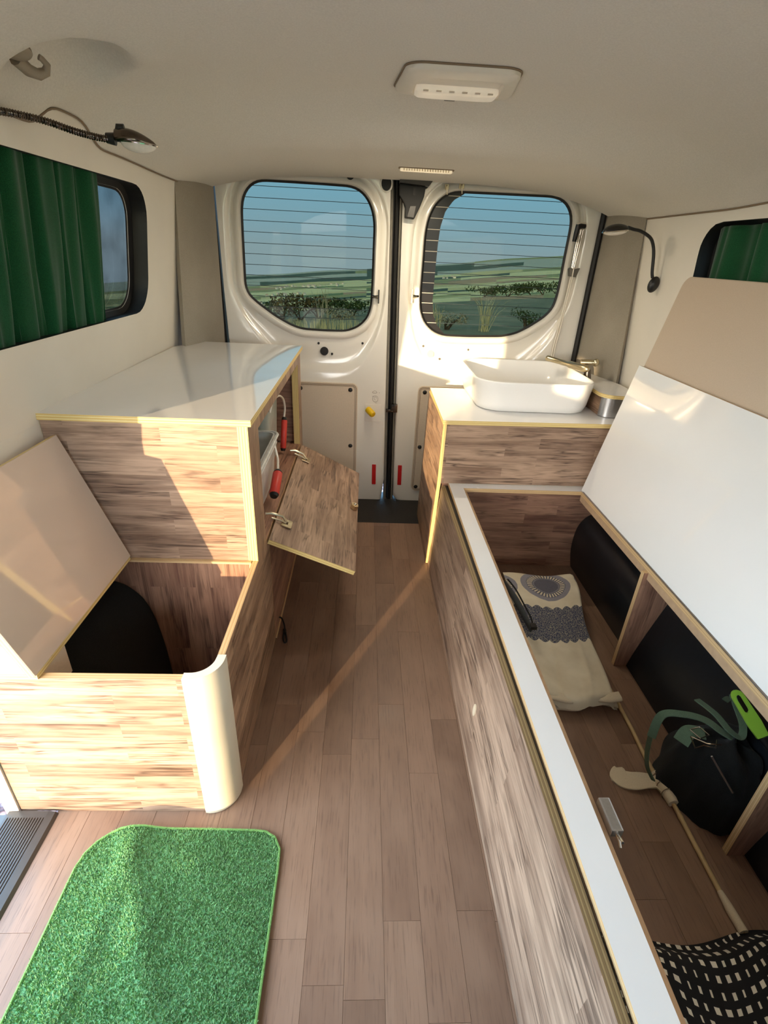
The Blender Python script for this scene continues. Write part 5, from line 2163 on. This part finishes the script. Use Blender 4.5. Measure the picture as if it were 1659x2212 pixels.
def bush(az, r, w, h, mat, label, seed, leaves=420, group=None):
    rnd = random.Random(seed)
    b = polar(az, r)
    t = thing('bush', label, 'bush', b, group)
    g = G()
    lobes = [(V((rnd.uniform(-.45, .45) * w, rnd.uniform(-.3, .3) * w, rnd.uniform(.35, .72) * h)), rnd.uniform(.22, .36) * w) for _ in range(6)]
    for k in range(leaves):
        c, rad = lobes[k % 6]
        d = V((rnd.gauss(0, 1), rnd.gauss(0, 1), rnd.gauss(0, 1))).normalized()
        p = c + V((d.x * rad, d.y * rad, d.z * rad * .8 * h / w)) * rnd.uniform(.72, 1.05)
        p.z = max(.02, p.z)
        s_ = rnd.uniform(.05, .10) * max(w, h) * .8
        u = d.orthogonal().normalized()
        v = d.cross(u)
        an = rnd.uniform(0, 6.3)
        u2 = u * math.cos(an) + v * math.sin(an)
        v2 = d.cross(u2)
        tip = d * s_ * .5
        g.poly([b + p - u2 * s_ * .5, b + p + v2 * s_ * .35, b + p + u2 * s_ * .6 + tip, b + p - v2 * s_ * .35], 0)
    g.build('foliage', [LEAF[mat]], t, weld=False)
    g = G()
    for k in range(3):
        c, _ = lobes[k]
        g.tube([b + V((0, 0, -.05)), b + V((c.x * .4, c.y * .4, c.z * .5)), b + c], [.05, .035, .015], 0, 6)
    g.build('stem', ['bark'], t)
    return t


bushes = [(-12.0, 29, 1.2, .75, 'bush', 'dark small bush at the left end of the hedge outside the left rear window'),
          (-10.6, 28, 1.5, 1.0, 'bush', 'dark round bush second from the left outside the left rear window'),
          (-8.6, 30, 1.6, 1.05, 'bush', 'dark round bush near the middle of the left rear window view'),
          (-6.9, 27, 2.3, 1.35, 'bush_warm', 'broad brownish bush in the middle of the left rear window view'),
          (-5.0, 28, 2.0, 1.15, 'bush_warm', 'brownish bush right of the broadest one behind the left window'),
          (-3.2, 27, 2.2, 1.0, 'bush', 'low dark bush right of the white dead stalk outside'),
          (-1.4, 28, 1.6, .9, 'bush', 'dark bush at the right edge of the left rear window'),
          (-2.6, 24, 1.2, .62, 'pale', 'pale dry shrub at lower right in the left rear window'),
          (-8.8, 19, .9, .35, 'pale', 'pale dry shrub at the bottom of the left rear window'),
          (16.8, 15.5, .75, .62, 'bush', 'dark round bush at lower right in the right rear window'),
          (8.6, 15, .9, .5, 'pale', 'pale dry shrub at the lower left in the right rear window')]
for i, (az, r, w, h, m_, lab) in enumerate(bushes):
    bush(az, r, w, h, m_, lab, 100 + i)
for k in range(7):
    bush(12.2 + k * 1.15, 62 + 5 * math.sin(k * 2.3), 3.4, 1.3, 'bush', 'dark low bush in the vineyard rows seen through the right rear window', 300 + k, 240, 'bushes of the vineyard rows')


def tuft(az, r, h, n, spread, mat, label, seed, group=None, sc=.12):
    rnd = random.Random(seed)
    b = polar(az, r)
    t = thing('grass_tuft', label, 'grass', b, group)
    g = G()
    for k in range(n):
        a = rnd.uniform(0, 6.283)
        ln_ = h * rnd.uniform(.55, 1.1)
        lean = V((math.cos(a), math.sin(a), 0)) * spread * rnd.uniform(.1, 1) * ln_
        base = b + V((rnd.uniform(-sc, sc) * h, rnd.uniform(-sc, sc) * h, 0))
        w = .0045 * rnd.uniform(.7, 1.4) * (r / 10)
        s_ = V((w, 0, 0))
        m1 = base + lean * .35 + V((0, 0, ln_ * .6))
        tip = base + lean + V((0, 0, ln_ * .95))
        g.poly([base - s_, base + s_, m1 + s_ * .8, m1 - s_ * .8], 0)
        g.poly([m1 - s_ * .8, m1 + s_ * .8, tip], 0)
    bl_ = g.build('blades', [LEAF[mat]], t, weld=False)
    bl_['kind'] = 'stuff'
    return t


tuft(12.6, 14.5, 1.05, 36, .85, 'straw', 'tall pale grass tuft in the middle of the right rear window', 1)
tuft(7.6, 14.0, .8, 14, .2, 'straw', 'sparse tall grass stalks at the left of the right rear window', 2)
tuft(-4.4, 16, 1.3, 16, .35, 'pale', 'tall pale dead stalk standing before the brown bushes outside', 3)
for k in range(9):
    tuft(-9.2 + k * .95, 15.2 + .8 * math.sin(k * 1.9), .34, 26, .25, 'straw', 'low dry grass tuft along the bottom of the left rear window', 20 + k, 'dry grass along the left window bottom', .9)

# white village houses far away
hm = G()
hm.box((-.5, -.4, 0), (.5, .4, .55), 0)
house_wall = hm.build('house_wall', ['white_plastic'])
hr = G()
hr.prism([V((.56, -.46, .55)), V((0, -.46, .85)), V((-.56, -.46, .55))], V((0, .92, 0)), (0, 0, 0))
M['tile'] = plain('roof_tile', srgb(196, 168, 146), 0.9, var=0.1)
house_roof = hr.build('house_roof', ['tile'])
rnd = random.Random(4)
hp = []
for k in range(22):
    hp.append((rnd.gauss(-6.5, 2.6), rnd.uniform(1300, 2200), rnd.uniform(9, 16)))
for k in range(9):
    hp.append((rnd.uniform(-10.5, -5.5), rnd.uniform(620, 760), rnd.uniform(5, 7)))
for k in range(6):
    hp.append((rnd.uniform(-12.5, -8), rnd.uniform(260, 300), rnd.uniform(3, 4.5)))
for k in range(4):
    hp.append((rnd.uniform(7.5, 10.5), rnd.uniform(1500, 2000), rnd.uniform(10, 14)))
for k, (az, r, s_) in enumerate(hp):
    grp, lab = (('houses of the far village', 'tiny white house of the far village on the plain') if r > 1000 else (('houses in the middle distance', 'small white house of the cluster in the middle distance') if r > 500 else ('farm houses in the fields', 'small white farm house among the nearer fields')))
    if az > 0:
        grp, lab = 'houses on the right hillside', 'tiny white house below the hill in the right rear window'
    p = polar(az, r)
    o = thing('house', lab, 'house', p, grp)
    s_ *= .55
    o.scale = (s_, s_, s_)
    o.rotation_euler = (0, 0, rnd.uniform(0, 3))
    a_ = house_wall.copy()
    COL.objects.link(a_)
    a_.parent = o
    b_ = house_roof.copy()
    COL.objects.link(b_)
    b_.parent = o
for o in (house_wall, house_roof):
    bpy.data.objects.remove(o)
